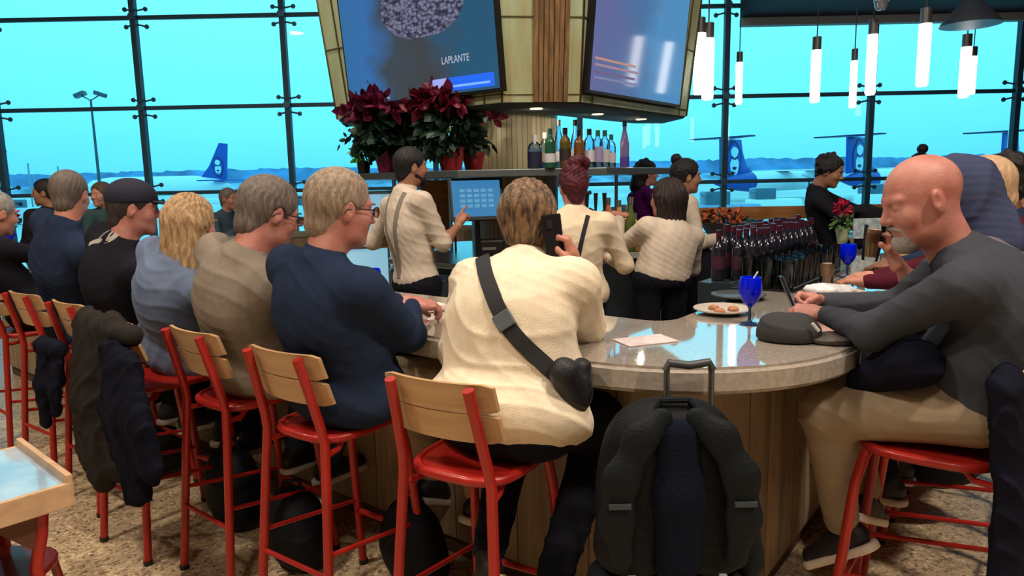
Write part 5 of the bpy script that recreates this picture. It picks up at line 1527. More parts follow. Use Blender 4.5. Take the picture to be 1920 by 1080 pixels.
# glass rack and bottles at the inner edge of the right counter
CLG = thin_glass('clear_barware', (.62, .68, .70), rough=.08)
ORD = ['first', 'second', 'third', 'fourth', 'fifth', 'sixth', 'seventh', 'eighth', 'ninth', 'tenth', 'eleventh']
def dupm(first, x, y, z, label, rz=0):
    c = copy_tree(first); c.location = (x, y, z); c.rotation_euler.z = rz; c['label'] = label; return c
rk = empty('glass_rack', (0, 0, 0), 'black rack holding rows of clear pint glasses by the counter', 'rack')
p0, p1 = UV(.95, .055), UV(2.55, .055)
def along(u, v, z): p = UV(u, v); return (p.x, p.y, z)
an_ = math.atan2(RD.y, RD.x)
mc = UV(1.75, .16)
mc = UV(1.45, -.055)
MB().box((mc.x, mc.y, 1.0515), (1.05, .30, .003), an_).build('tray', BLK, rk)
for v in (-.205, .095):
    MB().tube([along(.93, v, 1.075), along(1.97, v, 1.075)], .004, 6).build('rim_bar', STEEL, rk)
pg = empty('pint_glass', (0, 0, 0), '', 'glass', 'clear pint glasses in the rack')
MB().lathe([(.028, 0), (.030, .003), (.042, .145), (.0405, .145), (.0285, .010), (0, .010)], seg=18).build('tumbler', CLG, pg, world=False)
first = True
for r_ in range(3):
    for i in range(9):
        q = along(1.0 + i * .112, -.15 + r_ * .095, 1.053)
        lab = ORD[i] + ' clear pint glass from the near end, ' + ('row nearest the bald person', 'middle row of the rack', 'row nearest the wine bottles')[r_]
        if first: pg.location = q; pg['label'] = lab; first = False
        else: dupm(pg, *q, lab)
def bottle(name_, label, prof, mt, cap_mt, lab_mt=None, lab_z=(.06, .15), cat='bottle', group=None, fill=None):
    t = empty(name_, (0, 0, 0), label, cat, group)
    MB().lathe(prof, seg=18).build('body', mt, t, world=False)
    r_, h_ = prof[-1][0], prof[-1][1]
    MB().lathe([(0, h_ - .03), (r_ + .003, h_ - .03), (r_ + .003, h_ + .012), (0, h_ + .012)], seg=14).build('stopper', cap_mt, t, world=False)
    if lab_mt is not None:
        R0 = max(p[0] for p in prof) + .0012
        MB().lathe([(R0 - .002, lab_z[0]), (R0, lab_z[0]), (R0, lab_z[1]), (R0 - .002, lab_z[1])], seg=22).build('paper_label', lab_mt, t, world=False)
    if fill is not None:
        MB().lathe([(0, .006)] + [(p[0] * .9, p[1]) for p in prof[1:] if p[1] < fill[1]] + [(0, fill[1])], seg=16).build('liquid', fill[0], t, world=False)
    return t
WINE = [(.030, 0), (.037, .004), (.0375, .19), (.030, .215), (.015, .235), (.0135, .30)]
SPIRIT = [(.032, 0), (.038, .004), (.038, .17), (.034, .19), (.016, .215), (.0135, .255)]
SQUAT = [(.038, 0), (.048, .005), (.048, .13), (.040, .155), (.016, .175), (.015, .205)]
TALL = [(.026, 0), (.033, .004), (.034, .18), (.024, .23), (.014, .27), (.013, .33)]
GDK = mat('dark_wine_glass', (.012, .012, .022), .1, spec=.7); capr = mat('dark_red_foil', (.07, .012, .03), .3, metal=.3)
wb = bottle('wine_bottle', 'dark wine bottle', WINE, GDK, capr, mat('maroon_label', (.05, .012, .030), .5), (.07, .15), group='dark bottles behind the pint glasses')
stn = empty('bottle_station', (0, 0, 0), 'low dark stand holding the wine bottles behind the rack', 'stand')
mc = UV(2.10, .29)
MB().box((mc.x, mc.y, .50), (1.45, .34, .999), an_).build('body', mat('dark_cabinet', (.03, .045, .06), .35), stn)
first = True
for r_ in range(3):
    for i in range(11):
        q = along(1.50 + i * .115 + (r_ % 2) * .05, .19 + r_ * .10, 1.001)
        lab = ORD[i] + ' dark wine bottle from the near end, ' + ('front row by the pint glasses', 'middle row of the stand', 'back row towards the bartenders')[r_]
        if first: wb.location = q; wb['label'] = lab; first = False
        else:
            c = dupm(wb, *q, lab); c.scale = (1, 1, .93 + .1 * random.random())
# bottles on the round shelf
sz = 1.675
cap_b = mat('black_cap', (.01, .01, .015), .4); cap_w = mat('white_cap', (.75, .75, .75), .4); cap_g = mat('green_cap', (.02, .12, .10), .4)
PALEG = thin_glass('pale_spirit_glass', (.72, .84, .90)); LABW = mat('white_label', (.62, .62, .68), .6); LABP = mat('violet_label', (.10, .06, .38), .5); LABK = mat('navy_label', (.012, .014, .05), .5)
GRN = mat('green_bottle_glass', (.02, .09, .05), .1, spec=.7); BRN = mat('brown_bottle_glass', (.16, .07, .02), .1, spec=.7); CLQ = mat('clear_liquor', (.55, .68, .78), .1, trans=.5)
specs = [(1003, 5.00, 'square clear bottle with dark navy label and white stopper, leftmost on the shelf', SQUAT, PALEG, cap_w, LABK, (.01, .11), 1.05, CLQ),
         (1022, 5.16, 'slim bottle of clear spirit with brown label beside the navy label', SPIRIT, PALEG, cap_w, mat('tan_label', (.35, .25, .18), .6), (.05, .12), .95, CLQ),
         (1032, 4.96, 'green glass bottle with pale label', SPIRIT, GRN, cap_g, LABW, (.04, .10), 1.0, None),
         (1048, 5.19, 'tall pale bottle with silver stopper', TALL, PALEG, mat('silver_cap', (.4, .42, .45), .3, metal=.8), LABW, (.05, .12), 1.0, CLQ),
         (1060, 4.99, 'olive brown bottle with dark label', SPIRIT, mat('olive_glass', (.10, .08, .02), .12), cap_b, mat('dark_label', (.03, .02, .02), .6), (.05, .13), 1.02, None),
         (1079, 5.21, 'tall clear bottle with black stopper behind the red hair', TALL, PALEG, cap_b, LABW, (.04, .14), 1.0, CLQ),
         (1086, 5.00, 'amber bottle with dark base above the red hair', SPIRIT, BRN, cap_b, mat('dark_label', (.03, .02, .02), .6), (.03, .10), .96, None),
         (1105, 5.06, 'clear bottle with black cap, first of the even row', SPIRIT, PALEG, cap_b, LABW, (.04, .12), 1.0, CLQ),
         (1121, 5.14, 'clear bottle with violet label and green cap', SPIRIT, PALEG, cap_g, mat('lilac_label', (.38, .34, .60), .6), (.04, .15), .98, CLQ),
         (1134, 5.24, 'clear bottle with green cap and pale label', SPIRIT, PALEG, cap_g, LABW, (.04, .13), 1.0, CLQ),
         (1146, 5.31, 'small clear bottle with teal cap', SPIRIT, PALEG, cap_g, LABW, (.04, .12), .90, CLQ),
         (1171, 5.46, 'tall rose-violet bottle with dark neck, rightmost on the shelf', TALL, mat('rose_violet_glass', (.34, .22, .42), .1, trans=.45), cap_b, LABP, (.01, .08), 1.02, None)]
for px_, Y, lab, prof, gm, cm, lm, lz, sc, fl in specs:
    p = at(px_, 310, Y)
    t = bottle('liquor_bottle', lab, prof, gm, cm, lm, lz, group='bottles on the round shelf', fill=(fl, .15) if fl else None)
    t.location = (p.x, p.y, sz); t.scale = (sc, sc, sc)
# poinsettias
def leaves(n_, c, rad, size, seed, droop=.2, lo=-1.0, spread=1.0):
    r = np.random.RandomState(seed); m_ = MB()
    for i in range(n_):
        v = r.normal(size=3); v /= np.linalg.norm(v)
        if v[2] < lo: v[2] = -v[2] * .5
        q = Vector(c) + Vector((v[0] * rad[0], v[1] * rad[1], v[2] * rad[2])) * (r.uniform(.55, 1.0))
        d = (Vector(v) + Vector(r.normal(size=3)) * .45 + Vector((0, 0, -droop))).normalized()
        w = d.cross(Vector(r.normal(size=3))).normalized(); L_ = size * r.uniform(.7, 1.25); nn = d.cross(w)
        W_ = L_ * .30
        tip = q + d * L_ - nn * L_ * .15
        a = [q, q + d * L_ * .35 + w * W_ - nn * .004, q + d * L_ * .72 + w * W_ * .7 - nn * .008, tip, q + d * L_ * .72 - w * W_ * .7 - nn * .008, q + d * L_ * .35 - w * W_ - nn * .004, q + d * L_ * .5 + nn * .006]
        m_.add(a, [(0, 1, 6), (1, 2, 6), (2, 3, 6), (3, 4, 6), (4, 5, 6), (5, 0, 6)])
    return m_
LG = mat('poinsettia_green', (.010, .035, .022), .5, var=.5, vscale=20); RDL = mat('poinsettia_crimson', (.11, .003, .016), .45, var=.5, vscale=20); PKL = mat('poinsettia_magenta', (.11, .004, .032), .45, var=.4, vscale=20)
REDF = mat('red_foil_pot', (.34, .012, .018), .25, metal=.3, bump=.5, bscale=50); MAGF = mat('magenta_foil_pot', (.20, .01, .07), .25, metal=.3, bump=.5, bscale=50)
def poinsettia(label, x, y, z, s, rm, potm, seed, cat='plant', ns=(320, 430)):
    t = empty('poinsettia', (x, y, z), label, cat, 'potted poinsettias')
    MB().lathe([(.055 * s, 0), (.062 * s, .004), (.088 * s, .13 * s), (.094 * s, .14 * s), (.086 * s, .14 * s), (.08 * s, .11 * s), (0, .11 * s)], (x, y, z), 24).build('pot', potm, t)
    st = MB()
    for i in range(6):
        a = i * 1.05; st.tube([(x + .02 * math.cos(a) * s, y + .02 * math.sin(a) * s, z + .11 * s), (x + .10 * math.cos(a) * s, y + .10 * math.sin(a) * s, z + .34 * s)], .005 * s, 5)
    st.build('stems', LG, t)
    leaves(ns[0], (x, y, z + .24 * s), (.17 * s, .17 * s, .13 * s), .10 * s, seed, .5).build('foliage', LG, t, None)
    leaves(ns[1], (x, y, z + .385 * s), (.235 * s, .20 * s, .075 * s), .098 * s, seed + 1, .05, -.35).build('red_bracts', rm, t, None)
    return t
p = at(846, 310, 5.15); poinsettia('large poinsettia in a red foil pot on the shelf, right of the bartender head', p.x, p.y, 1.675, 1.18, RDL, REDF, 21)
p = at(728, 310, 5.50); poinsettia('poinsettia in a magenta foil pot on the shelf, left of the bartender head', p.x, p.y, 1.675, 1.20, PKL, MAGF, 31)
p = at(775, 310, 5.72); poinsettia('poinsettia standing behind, between the two pots', p.x, p.y, 1.675, 1.32, RDL, REDF, 41)
p = at(888, 310, 5.42); poinsettia('small poinsettia half hidden at the right of the large one', p.x + .0, 5.42, 1.675, 1.0, RDL, REDF, 51, ns=(30, 110))
p = at(682, 310, 5.78)
t = empty('potted_herb', (p.x, p.y, 1.675), 'bright green herb in a black pot at the left end of the shelf', 'plant')
MB().lathe([(.045, 0), (.055, .10), (.05, .10), (0, .09)], (p.x, p.y, 1.675), 20).build('pot', BLK, t)
leaves(90, (p.x, p.y, 1.84), (.08, .08, .09), .055, 61, 0).build('foliage', mat('bright_green_leaf', (.06, .30, .04), .5, var=.4, vscale=20), t, None)
leaves(40, (p.x - .05, p.y, 1.93), (.14, .1, .14), .07, 62, 0).build('tall_leaves', LG, t, None)
p = at(1582, 392, 5.6)
t = empty('poinsettia', (p.x, p.y, 1.05), 'small red poinsettia beside the person in black jacket', 'plant')
MB().lathe([(.035, 0), (.055, .12), (.05, .12), (0, .11)], (p.x, p.y, 1.05), 20).build('pot', mat('pale_green_wrap', (.40, .48, .30), .6), t)
leaves(60, (p.x, p.y, 1.22), (.08, .07, .05), .045, 63, .2).build('foliage', mat('bright_green_leaf2', (.10, .22, .07), .5), t, None)
leaves(60, (p.x, p.y, 1.33), (.06, .055, .05), .042, 64, 0).build('red_bracts', mat('bright_crimson', (.50, .01, .06), .5), t, None)
p = at(24, 400, 6.9); 
t = empty('poinsettia', (-4.75, 6.60, 1.05), 'small red poinsettia above the far left blue goblet', 'plant')
MB().lathe([(.05, 0), (.07, .12), (.06, .12), (0, .11)], (-4.75, 6.60, 1.05), 20).build('pot', REDF, t)
leaves(60, (-4.75, 6.6, 1.24), (.12, .12, .07), .07, 65, .2).build('foliage', LG, t, None)
leaves(90, (-4.75, 6.6, 1.36), (.15, .13, .07), .085, 66, 0).build('red_bracts', mat('bright_crimson', (.50, .01, .06), .5), t, None)
# planter bowl
p = at(1360, 415, 5.9)
t = empty('flower_bowl', (p.x, p.y, 1.05), 'dark bowl of orange-red flowers near the pink-brown panels', 'plant')
bx_, by_ = 2.02, 5.95
t.location = (bx_ - .25, by_, 1.08)
bx_ -= .25
MB().lathe([(.08, 0), (.13, .02), (.19, .12), (.18, .12), (0, .10)], (bx_, by_, 1.10), 24).build('bowl', mat('dark_planter', (.03, .025, .04), .4), t)
leaves(110, (bx_, by_, 1.25), (.18, .16, .06), .06, 71, 0).build('blooms', mat('orange_red_flower', (.42, .09, .03), .6, var=.5, vscale=30), t, None)
leaves(50, (bx_, by_, 1.22), (.18, .16, .04), .06, 72, 0).build('foliage', LG, t, None)
# panelled station (pink-brown boards) in the island
t = empty('panelled_station', (1.9, 5.9, 0), 'waist-high station clad in pink-brown boards with pale top', 'cabinet')
an2 = math.atan2(-.13, 1)
MB().box((1.88, 5.9, .54), (.80, .60, 1.05), -.25).build('cladding', wood('pink_brown_boards', (.62, .42, .32), (.46, .29, .22), (.56, .38, .30), plank=.11, axis='Z', rough=.5, gap=.004), t)
MB().box((1.88, 5.9, 1.085), (.86, .66, .04), -.25).build('top', QZ, t, None, .005)
# napkin caddy / paper pile by the black jacket
t = empty('paper_stack', (3.3, 5.6, 1.05), 'pile of pale printed papers beside the black jacket', 'papers')
pp = at(1632, 425, 5.3)
for i in range(5): MB().box((pp.x + .01 * (i % 2), pp.y, 1.056 + i * .012), (.24, .17, .010), .2 + .08 * i).build('sheet', mat('pale_print_paper', (.55, .66, .70), .6, col2=(.25, .35, .42), vscale=30), t)
t.location = (pp.x, pp.y, 1.05)
MB().box((pp.x, pp.y + .05, 1.19), (.22, .012, .15), .1, M=None).build('card', mat('pale_print_paper', (.55, .66, .70), .6), t)
s = SDF(); bp_ = at(1622, 398, 5.75); s.ell((bp_.x, bp_.y, 1.30), (.17, .08, .035), k=.02); s.ell((bp_.x + .08, bp_.y, 1.26), (.12, .08, .05), k=.02); s.cone((bp_.x, bp_.y, 1.05), (bp_.x, bp_.y, 1.28), .07, .08, k=.03)
tag(sdf_obj('folded_apron', s, .008, BLKJ), 'black folded cloth piled on the counter beside the red flower', 'cloth')

# till screens and dark machines on the back bar
def till(label, c, rz, w=.30, h_=.24, lit=(.04, .20, .42)):
    t = empty('till_screen', (c[0], c[1], 1.0), label, 'screen')
    M_ = Matrix.Translation(c) @ Matrix.Rotation(rz, 4, 'Z') @ Matrix.Rotation(-.22, 4, 'X')
    T_(M_, MB().box((0, 0, 0), (w, .03, h_))).build('housing', BLK, t, None, .006)
    T_(M_, MB().box((0, -.0165, .004), (w * .90, .002, h_ * .84))).build('display', mat('till_picture', (.01, .02, .03), .12, emit=lit, estr=1.0), t)
    k = MB()
    for a in range(5):
        for b2 in range(4): k.box((-.10 + a * .05, -.018, .06 - b2 * .036), (.036, .0015, .022))
    T_(M_, k).build('display_keys', mat('till_keys', (.02, .05, .08), .2, emit=(.10, .34, .55), estr=.9), t)
    MB().tube([tuple(Vector(c) + Vector((0, .02, -.1))), (c[0], c[1] + .08, 1.18), (c[0], c[1] + .08, 1.0)], .02, 10).build('stand', BLK, t)
    MB().lathe([(0, 0), (.09, 0), (.09, .015), (0, .02)], (c[0], c[1] + .08, 1.0), 20).build('base', BLK, t)
    return t
c = at(893, 374, 4.98); till('till touchscreen with blue picture the bearded bartender taps', A3(c), .28, w=.38, h_=.30)
t = empty('receipt_printer', (-.16, 5.16, 1.0), 'black receipt printer and card reader below the till screen', 'printer')
MB().box((-.16, 5.16, 1.09), (.20, .16, .18), .2).build('case', BLK, t, None, .012)
MB().box((-.16, 5.09, 1.12), (.10, .03, .02), .2).build('slot', STEEL, t)
t = empty('espresso_grinder', (.17, 5.15, 1.0), 'black bar machine right of the till screen', 'machine')
MB().box((.17, 5.15, 1.16), (.27, .22, .32), .1).build('case', BLK, t, None, .015)
MB().lathe([(.06, 0), (.075, .10), (.075, .12), (0, .12)], (.17, 5.15, 1.32), 20).build('hopper', mat('smoked_plastic', (.03, .03, .035), .15), t)
MB().tube([(.17, 5.04, 1.16), (.17, 4.98, 1.15)], .012, 8).build('spout', STEEL, t)
# taller ice well with pale rim and bottles
t = empty('bar_well', (.84, 5.22, 0), 'tall dark drum with a pale rim under the tap bottles', 'bin')
MB().lathe([(.20, 0), (.24, .02), (.265, 1.04), (.265, 1.06), (0, 1.06)], (.84, 5.22, 0), 32).build('drum', mat('dark_cabinet', (.03, .045, .06), .35), t)
MB().lathe([(.255, 1.045), (.275, 1.045), (.275, 1.085), (.255, 1.085)], (.84, 5.22, 0), 32, caps=False).build('rim', mat('pale_rim', (.7, .7, .68), .3), t)
cols = [((.55, .16, .05), 'orange-red'), ((.10, .16, .03), 'olive'), ((.60, .35, .05), 'golden'), ((.45, .20, .16), 'rose'), ((.03, .10, .20), 'deep blue'), ((.5, .5, .5), 'silver')]
for i, (px_, py, Y, ci, sc) in enumerate([(1128, 380, 5.31, 5, 1.12), (1140, 380, 5.13, 0, 1.18), (1150, 380, 5.34, 1, 1.23), (1160, 380, 5.16, 2, 1.12), (1170, 380, 5.31, 3, 1.29), (1182, 380, 5.14, 1, 1.18), (1190, 380, 5.29, 2, 1.06)]):
    p = at(px_, 440, Y)
    t2 = bottle('syrup_bottle', cols[ci][1] + (' bottle standing on the dark drum, ' + ('far left', 'second from left', 'third from left, tall', 'in the middle', 'third from right', 'second from right', 'far right')[i]), TALL if i % 2 else SPIRIT,
                mat('syrup_%d' % ci, cols[ci][0], .2), STEEL, LABW if i % 2 else None, (.05, .12), group='bottles on the dark drum')
    t2.location = (p.x, p.y, 1.06); t2.scale = (sc, sc, sc)
# beer tap tower
t = empty('tap_tower', (.56, 5.04, 1.0), 'steel tap tower with black handles beyond the suspenders', 'tap')
MB().lathe([(.05, 0), (.04, .02), (.035, .38), (0, .40)], (.56, 5.04, 1.0), 20).build('column', STEEL, t)
for i in range(4):
    x = .47 + i * .06
    MB().tube([(x, 5.04, 1.37), (x, 4.95, 1.35), (x, 4.94, 1.31)], .009, 8).build('spout', STEEL, t)
    MB().tube([(x, 4.96, 1.37), (x, 4.95, 1.50)], .012, 8, rs=[.008, .016]).build('handle', BLK, t)
# wine cooler behind the bearded bartender
t = empty('glass_door_fridge', (-1.42, 6.6, 0), 'glass-door drinks fridge with pale blue light behind the bearded bartender', 'fridge')
fx, fy = -1.42, 6.60
MB().box((fx, fy, .78), (.62, .50, 1.50), .3).build('cabinet', STEEL, t, None, .01)
dr = T_(Matrix.Translation((fx, fy, .78)) @ Matrix.Rotation(.3, 4, 'Z'), MB().box((0, -.265, 0), (.58, .02, 1.44))).build('door', mat('fridge_lit_glass', (.45, .60, .70), .1, emit=(.20, .50, .68), estr=.75), t)
for z in (-.45, -.1, .25, .55):
    T_(Matrix.Translation((fx, fy, .78)) @ Matrix.Rotation(.3, 4, 'Z'), MB().box((0, -.28, z), (.54, .012, .016))).build('shelf_line', DKSTEEL, dr)
T_(Matrix.Translation((fx, fy, .78)) @ Matrix.Rotation(.3, 4, 'Z'), MB().tube([(.24, -.30, -.3), (.24, -.30, .3)], .012, 8)).build('handle', STEEL, t)
# orange menu board behind till
p = at(815, 366, 4.9)
t = empty('timber_panel', (p.x, p.y, 1.0), 'orange timber board standing on the back bar left of the till', 'board')
MB().box((-.60, 5.62, 1.31), (.24, .03, .60), .1).build('board', ob, t, None, .004)
MB().tube([(-.46, 5.56, 1.0), (-.46, 5.56, 1.62)], .016, 10).build('post', STEEL, t); MB().tube([(-.42, 5.50, 1.0), (-.42, 5.50, 1.62)], .010, 10).build('post', DKSTEEL, t)
t.location = (-.58, 5.62, 1.0)

# ------------------------------------------------------------------ pendant lamps
GLOW = mat('pendant_glow', (1, 1, 1), .4, emit=(1.0, .93, .86), estr=5.5)
CAPM = mat('grey_bronze_cap', (.13, .13, .14), .4, metal=.6); CORD = mat('dark_cord', (.03, .04, .05), .6)
pend = [(1313, 40, 168, 26, 'far left, the higher of the overlapping pair'), (1329, 50, 178, 26, 'far left, the lower of the overlapping pair'), (1387, 102, 190, 15, 'slim one right of the overlapping pair'), (1532, 75, 185, 21, 'left of the window mullion'),
        (1603, 97, 196, 15, 'slim one in front of the mullion'), (1638, 43, 169, 22, 'just right of the mullion'), (1737, 22, 152, 26, 'highest, between mullion and cone lamp'), (1814, 70, 176, 26, 'hanging below the cone lamp'), (1826, 92, 172, 18, 'hidden partly behind the one below the cone lamp')]
LEN = .62
for px_, y0, y1, w_, lab in pend:
    Y = LEN * F_PX / (y1 - y0) * 1.0
    a = at(px_, y0, Y); x, y, zt = a.x, a.y, a.z
    zb = zt - LEN
    t = empty('tube_pendant', (x, y, zt), 'glowing white tube pendant, ' + lab, 'lamp', 'white tube pendants')
    r = max(.034, min(.052, w_ * .40 / F_PX * Y))
    MB().lathe([(0, zb), (r * .8, zb), (r, zb + .02), (r * 1.0, zt - .10)], (x, y, 0), 20).build('glass_tube', GLOW, t)
    MB().lathe([(0, zt - .10), (r * .9, zt - .10), (r * .9, zt + .03), (0, zt + .03)], (x, y, 0), 20).build('cap', CAPM, t)
    MB().tube([(x, y, zt + .03), (x, y, 4.06)], .006, 6).build('cord', CORD, t)
    if px_ == 1387 or px_ == 1603:
        MB().lathe([(0, 4.0), (.07, 4.0), (.08, 4.06), (0, 4.06)], (x, y, 0), 16).build('ceiling_rose', CAPM, t)
c = at(1820, 40, 5.9)
t = empty('cone_pendant', (c.x, c.y, c.z), 'dark cone-shaped pendant lamp at the top right', 'lamp')
MB().lathe([(.215, 0), (.220, .0), (.212, .02), (.085, .17), (.06, .20), (.045, .26), (0, .27)], (c.x, c.y, c.z - .03), 36).build('shade', mat('dark_slate_metal', (.035, .045, .07), .35, metal=.3), t)
MB().tube([(c.x, c.y, c.z + .2), (c.x, c.y, 4.06)], .012, 8).build('rod', CORD, t)
MB().lathe([(0, .03), (.04, .03), (.05, .08), (0, .1)], (c.x, c.y, c.z - .02), 16).build('bulb', mat('warm_bulb', (1, .8, .5), .4, emit=(1, .75, .45), estr=3), t)
c = at(1652, 8, 6.4)
t = empty('dome_camera', (c.x, c.y, c.z), 'glass dome camera hanging from the dark ceiling', 'camera')
MB().lathe([(0, -.055), (.035, -.045), (.052, -.01), (.055, .02)], (c.x, c.y, c.z), 24).build('dome', mat('dome_glass', (.25, .28, .33), .05, spec=1, metal=.4), t)
MB().lathe([(.0, .02), (.062, .02), (.062, .06), (0, .07)], (c.x, c.y, c.z), 24).build('housing', mat('grey_plastic', (.35, .37, .40), .4), t)
MB().tube([(c.x, c.y, c.z + .06), (c.x, c.y, 4.06)], .018, 8).build('stem', mat('grey_plastic', (.35, .37, .40), .4), t)

# ------------------------------------------------------------------ bags and coats
NYL = mat('black_nylon_pack', (.0035, .005, .008), .6, bump=.3, bscale=160, spec=.2); NYL2 = mat('charcoal_nylon', (.006, .009, .012), .65, bump=.3, bscale=160, spec=.2)
sx_, sy_ = .405, 1.80
t = empty('rolling_suitcase', (sx_, sy_, 0), 'black wheeled case with raised handle carrying the backpack', 'luggage')
s = SDF(); Rs = rot_from((.12, 1, 0))
s.ell((sx_, sy_ + .02, .30), (.20, .13, .29), Rs, k=.02); s.cone((sx_ - .12, sy_, .12), (sx_ - .12, sy_, .50), .10, .10, k=.05); s.cone((sx_ + .12, sy_, .12), (sx_ + .12, sy_, .50), .10, .10, k=.05)
s.half((sx_, sy_, .56), (0, 0, 1), k=.02)
sdf_obj('body', s, .009, NYL2, t)
HND = mat('grey_handle_metal', (.16, .18, .19), .3, metal=.8)
for dx in (.022, .147): MB().tube([(sx_ + dx, sy_ + .13, .3), (sx_ + dx, sy_ + .13, 1.075)], .0085, 10).build('handle_rod', HND, t)
MB().tube([(sx_ + .020, sy_ + .13, 1.066), (sx_ + .028, sy_ + .13, 1.088), (sx_ + .084, sy_ + .13, 1.080), (sx_ + .140, sy_ + .13, 1.088), (sx_ + .149, sy_ + .13, 1.066)], .012, 12).build('grip', mat('handle_grip', (.05, .055, .06), .4), t)
for dx in (-.14, .14): MB().lathe([(.035, -.018), (.045, -.012), (.045, .012), (.035, .018)], (sx_ + dx, sy_ - .02, .045), 18, Matrix.Rotation(PI / 2, 4, 'Y')).build('wheel', BLK, t)
t = empty('backpack', (sx_, sy_, .56), 'big black backpack with shoulder straps strapped on the wheeled case', 'backpack')
bxm = sx_ + .005; by2 = sy_ - .02
s = SDF()
s.ell((bxm, by2 + .03, .80), (.185, .10, .225), k=.03)
s.cone((bxm - .10, by2 + .02, .62), (bxm - .075, by2 + .02, .90), .105, .085, k=.06); s.cone((bxm + .10, by2 + .02, .62), (bxm + .075, by2 + .02, .90), .105, .085, k=.06)
s.cone((bxm - .06, by2 + .02, .93), (bxm + .06, by2 + .02, .93), .075, .075, k=.05)
s.half((bxm, by2, .565), (0, 0, -1), k=.03); s.warp(wrinkles(21, .004, 20))
sdf_obj('body', s, .007, NYL, t)
for sg in (-1, 1):
    q = SDF()
    q.chain([(bxm + sg * .045, by2 - .075, 1.005), (bxm + sg * .10, by2 - .095, .96), (bxm + sg * .150, by2 - .105, .86), (bxm + sg * .160, by2 - .105, .75), (bxm + sg * .145, by2 - .10, .64)], [.030, .036, .040, .038, .028], k=.02, flat=((0, 1, 0), .5))
    q.warp(wrinkles(31 + sg, .002, 60, (0, 0, 1)))
    st_ = sdf_obj('shoulder_strap', q, .006, NYL2, t)
    MB().box((bxm + sg * .155, by2 - .128, .80), (.055, .008, .012)).build('strap_tab', mat('tab_grey', (.035, .05, .06), .5), st_)
q = SDF(); q.chain([(bxm, by2 - .075, .95), (bxm, by2 - .085, .80), (bxm, by2 - .08, .62)], [.055, .060, .06], k=.02, flat=((0, 1, 0), .45)); sdf_obj('back_padding', q, .007, mat('deep_navy_mesh', (.006, .009, .020), .9, bump=.4, bscale=120, spec=.1), t)
MB().tube([(bxm - .05, by2 - .02, 1.0), (bxm - .035, by2 - .02, 1.035), (bxm + .035, by2 - .02, 1.035), (bxm + .06, by2 - .02, 1.0)], .009, 8).build('top_handle', NYL2, t)
for k_ in range(2): MB().box((bxm + (-.12, .11)[k_], by2 - .11, .585), (.02, .02, .035)).build('strap_buckle', mat('buckle_grey2', (.25, .28, .3), .35), t, None, .003)
q = SDF(); q.ell((bxm + .20, by2 + .03, .66), (.045, .07, .10), k=.02); q.ell((bxm + .215, by2 + .02, .58), (.04, .06, .06), k=.03); q.warp(wrinkles(33, .004, 40)); sdf_obj('side_pocket', q, .007, NYL2, t)
def coat(label, stool_i, row, mt, mt2, seed, w=.24, top=1.10, bot=.42, lat=0.0, out=.0, name='coat', part2=True):
    P0 = (LSEAT if row == 'L' else RSEAT)[stool_i]; f = RD if row == 'L' else LD; l_ = LD if row == 'L' else RD
    b0 = P0 - f * (.265 + out) + l_ * lat
    t = empty(name, (b0.x, b0.y, bot), label, 'coat')
    f3, l3 = V3(f.x, f.y, 0), V3(l_.x, l_.y, 0); c = V3(b0.x, b0.y, 0)
    Rm = np.stack([l3, f3, V3(0, 0, 1)], 1)
    fl = (f3, .55)
    s = SDF()
    s.cone(c + l3 * w * .62 + V3(0, 0, top - .06), c - l3 * w * .62 + V3(0, 0, top - .06), .045, .045, k=.03)
    lobes = [(.55, .10, 0), (.18, .0, -.02), (-.20, .06, .01), (-.55, .14, 0)] if not part2 else [(.55, .04, 0), (.22, .0, -.02), (-.08, .06, .01)]
    for a_, dz, dy in lobes:
        s.chain([c + l3 * w * a_ + V3(0, 0, top - .08) + f3 * dy, c + l3 * w * a_ * 1.05 + V3(0, 0, (top + bot) / 2) - f3 * (.035 - dy), c + l3 * w * a_ * 1.12 + V3(0, 0, bot + dz + .07) - f3 * (.03 - dy)], [w * .30, w * .27, w * .30], k=.018, flat=fl)
    s.cone(c + V3(0, 0, top - .08) + f3 * .035 + l3 * .08, c + V3(0, 0, top - .26) + f3 * .05 + l3 * .08, .04, .03, k=.03)
    s.warp(wrinkles(seed, .012, 13, l3 + V3(0, 0, .15))); s.warp(wrinkles(seed + 1, .008, 22, l3 * .6 + V3(0, 0, .6)))
    sdf_obj('shell', s, .008, mt, t)
    if part2:
        s = SDF()
        for a_, dz, dy in ((-.35, .10, -.03), (-.62, .0, -.05), (-.92, .12, -.04)):
            s.chain([c + l3 * w * a_ * .8 + V3(0, 0, top - .12 - .05 * abs(a_)) + f3 * dy, c + l3 * w * a_ + V3(0, 0, (top + bot) / 2) + f3 * (dy - .02), c + l3 * w * a_ * 1.1 + V3(0, 0, bot + dz + .06) + f3 * dy], [w * .22, w * .26, w * .24], k=.02, flat=fl)
        s.warp(wrinkles(seed + 7, .012, 14, l3 + V3(0, 0, .2))); s.warp(wrinkles(seed + 9, .008, 24, l3 * .5 + V3(0, 0, .6)))
        sdf_obj('sleeve', s, .008, mt2, t)
    return t
DKOL = cloth('dark_olive_coat', (.026, .023, .022)); NVC = cloth('navy_coat', (.008, .009, .018))
coat('long dark grey and navy coat hanging on the stool behind the blond person', 3, 'L', DKOL, NVC, 41, w=.33, top=1.10, bot=.38, lat=-.20, out=.04)
coat('small black coat hanging on the stool back left of the long dark coat', 4, 'L', NVC, NVC, 51, w=.15, top=.90, bot=.40, lat=.02, out=.05, part2=False)
coat('dark coat hanging behind the bald person at the right edge', 0, 'R', NVC, MAUVE, 61, w=.24, top=1.08, bot=.26, lat=-.05, out=-.07, part2=False)
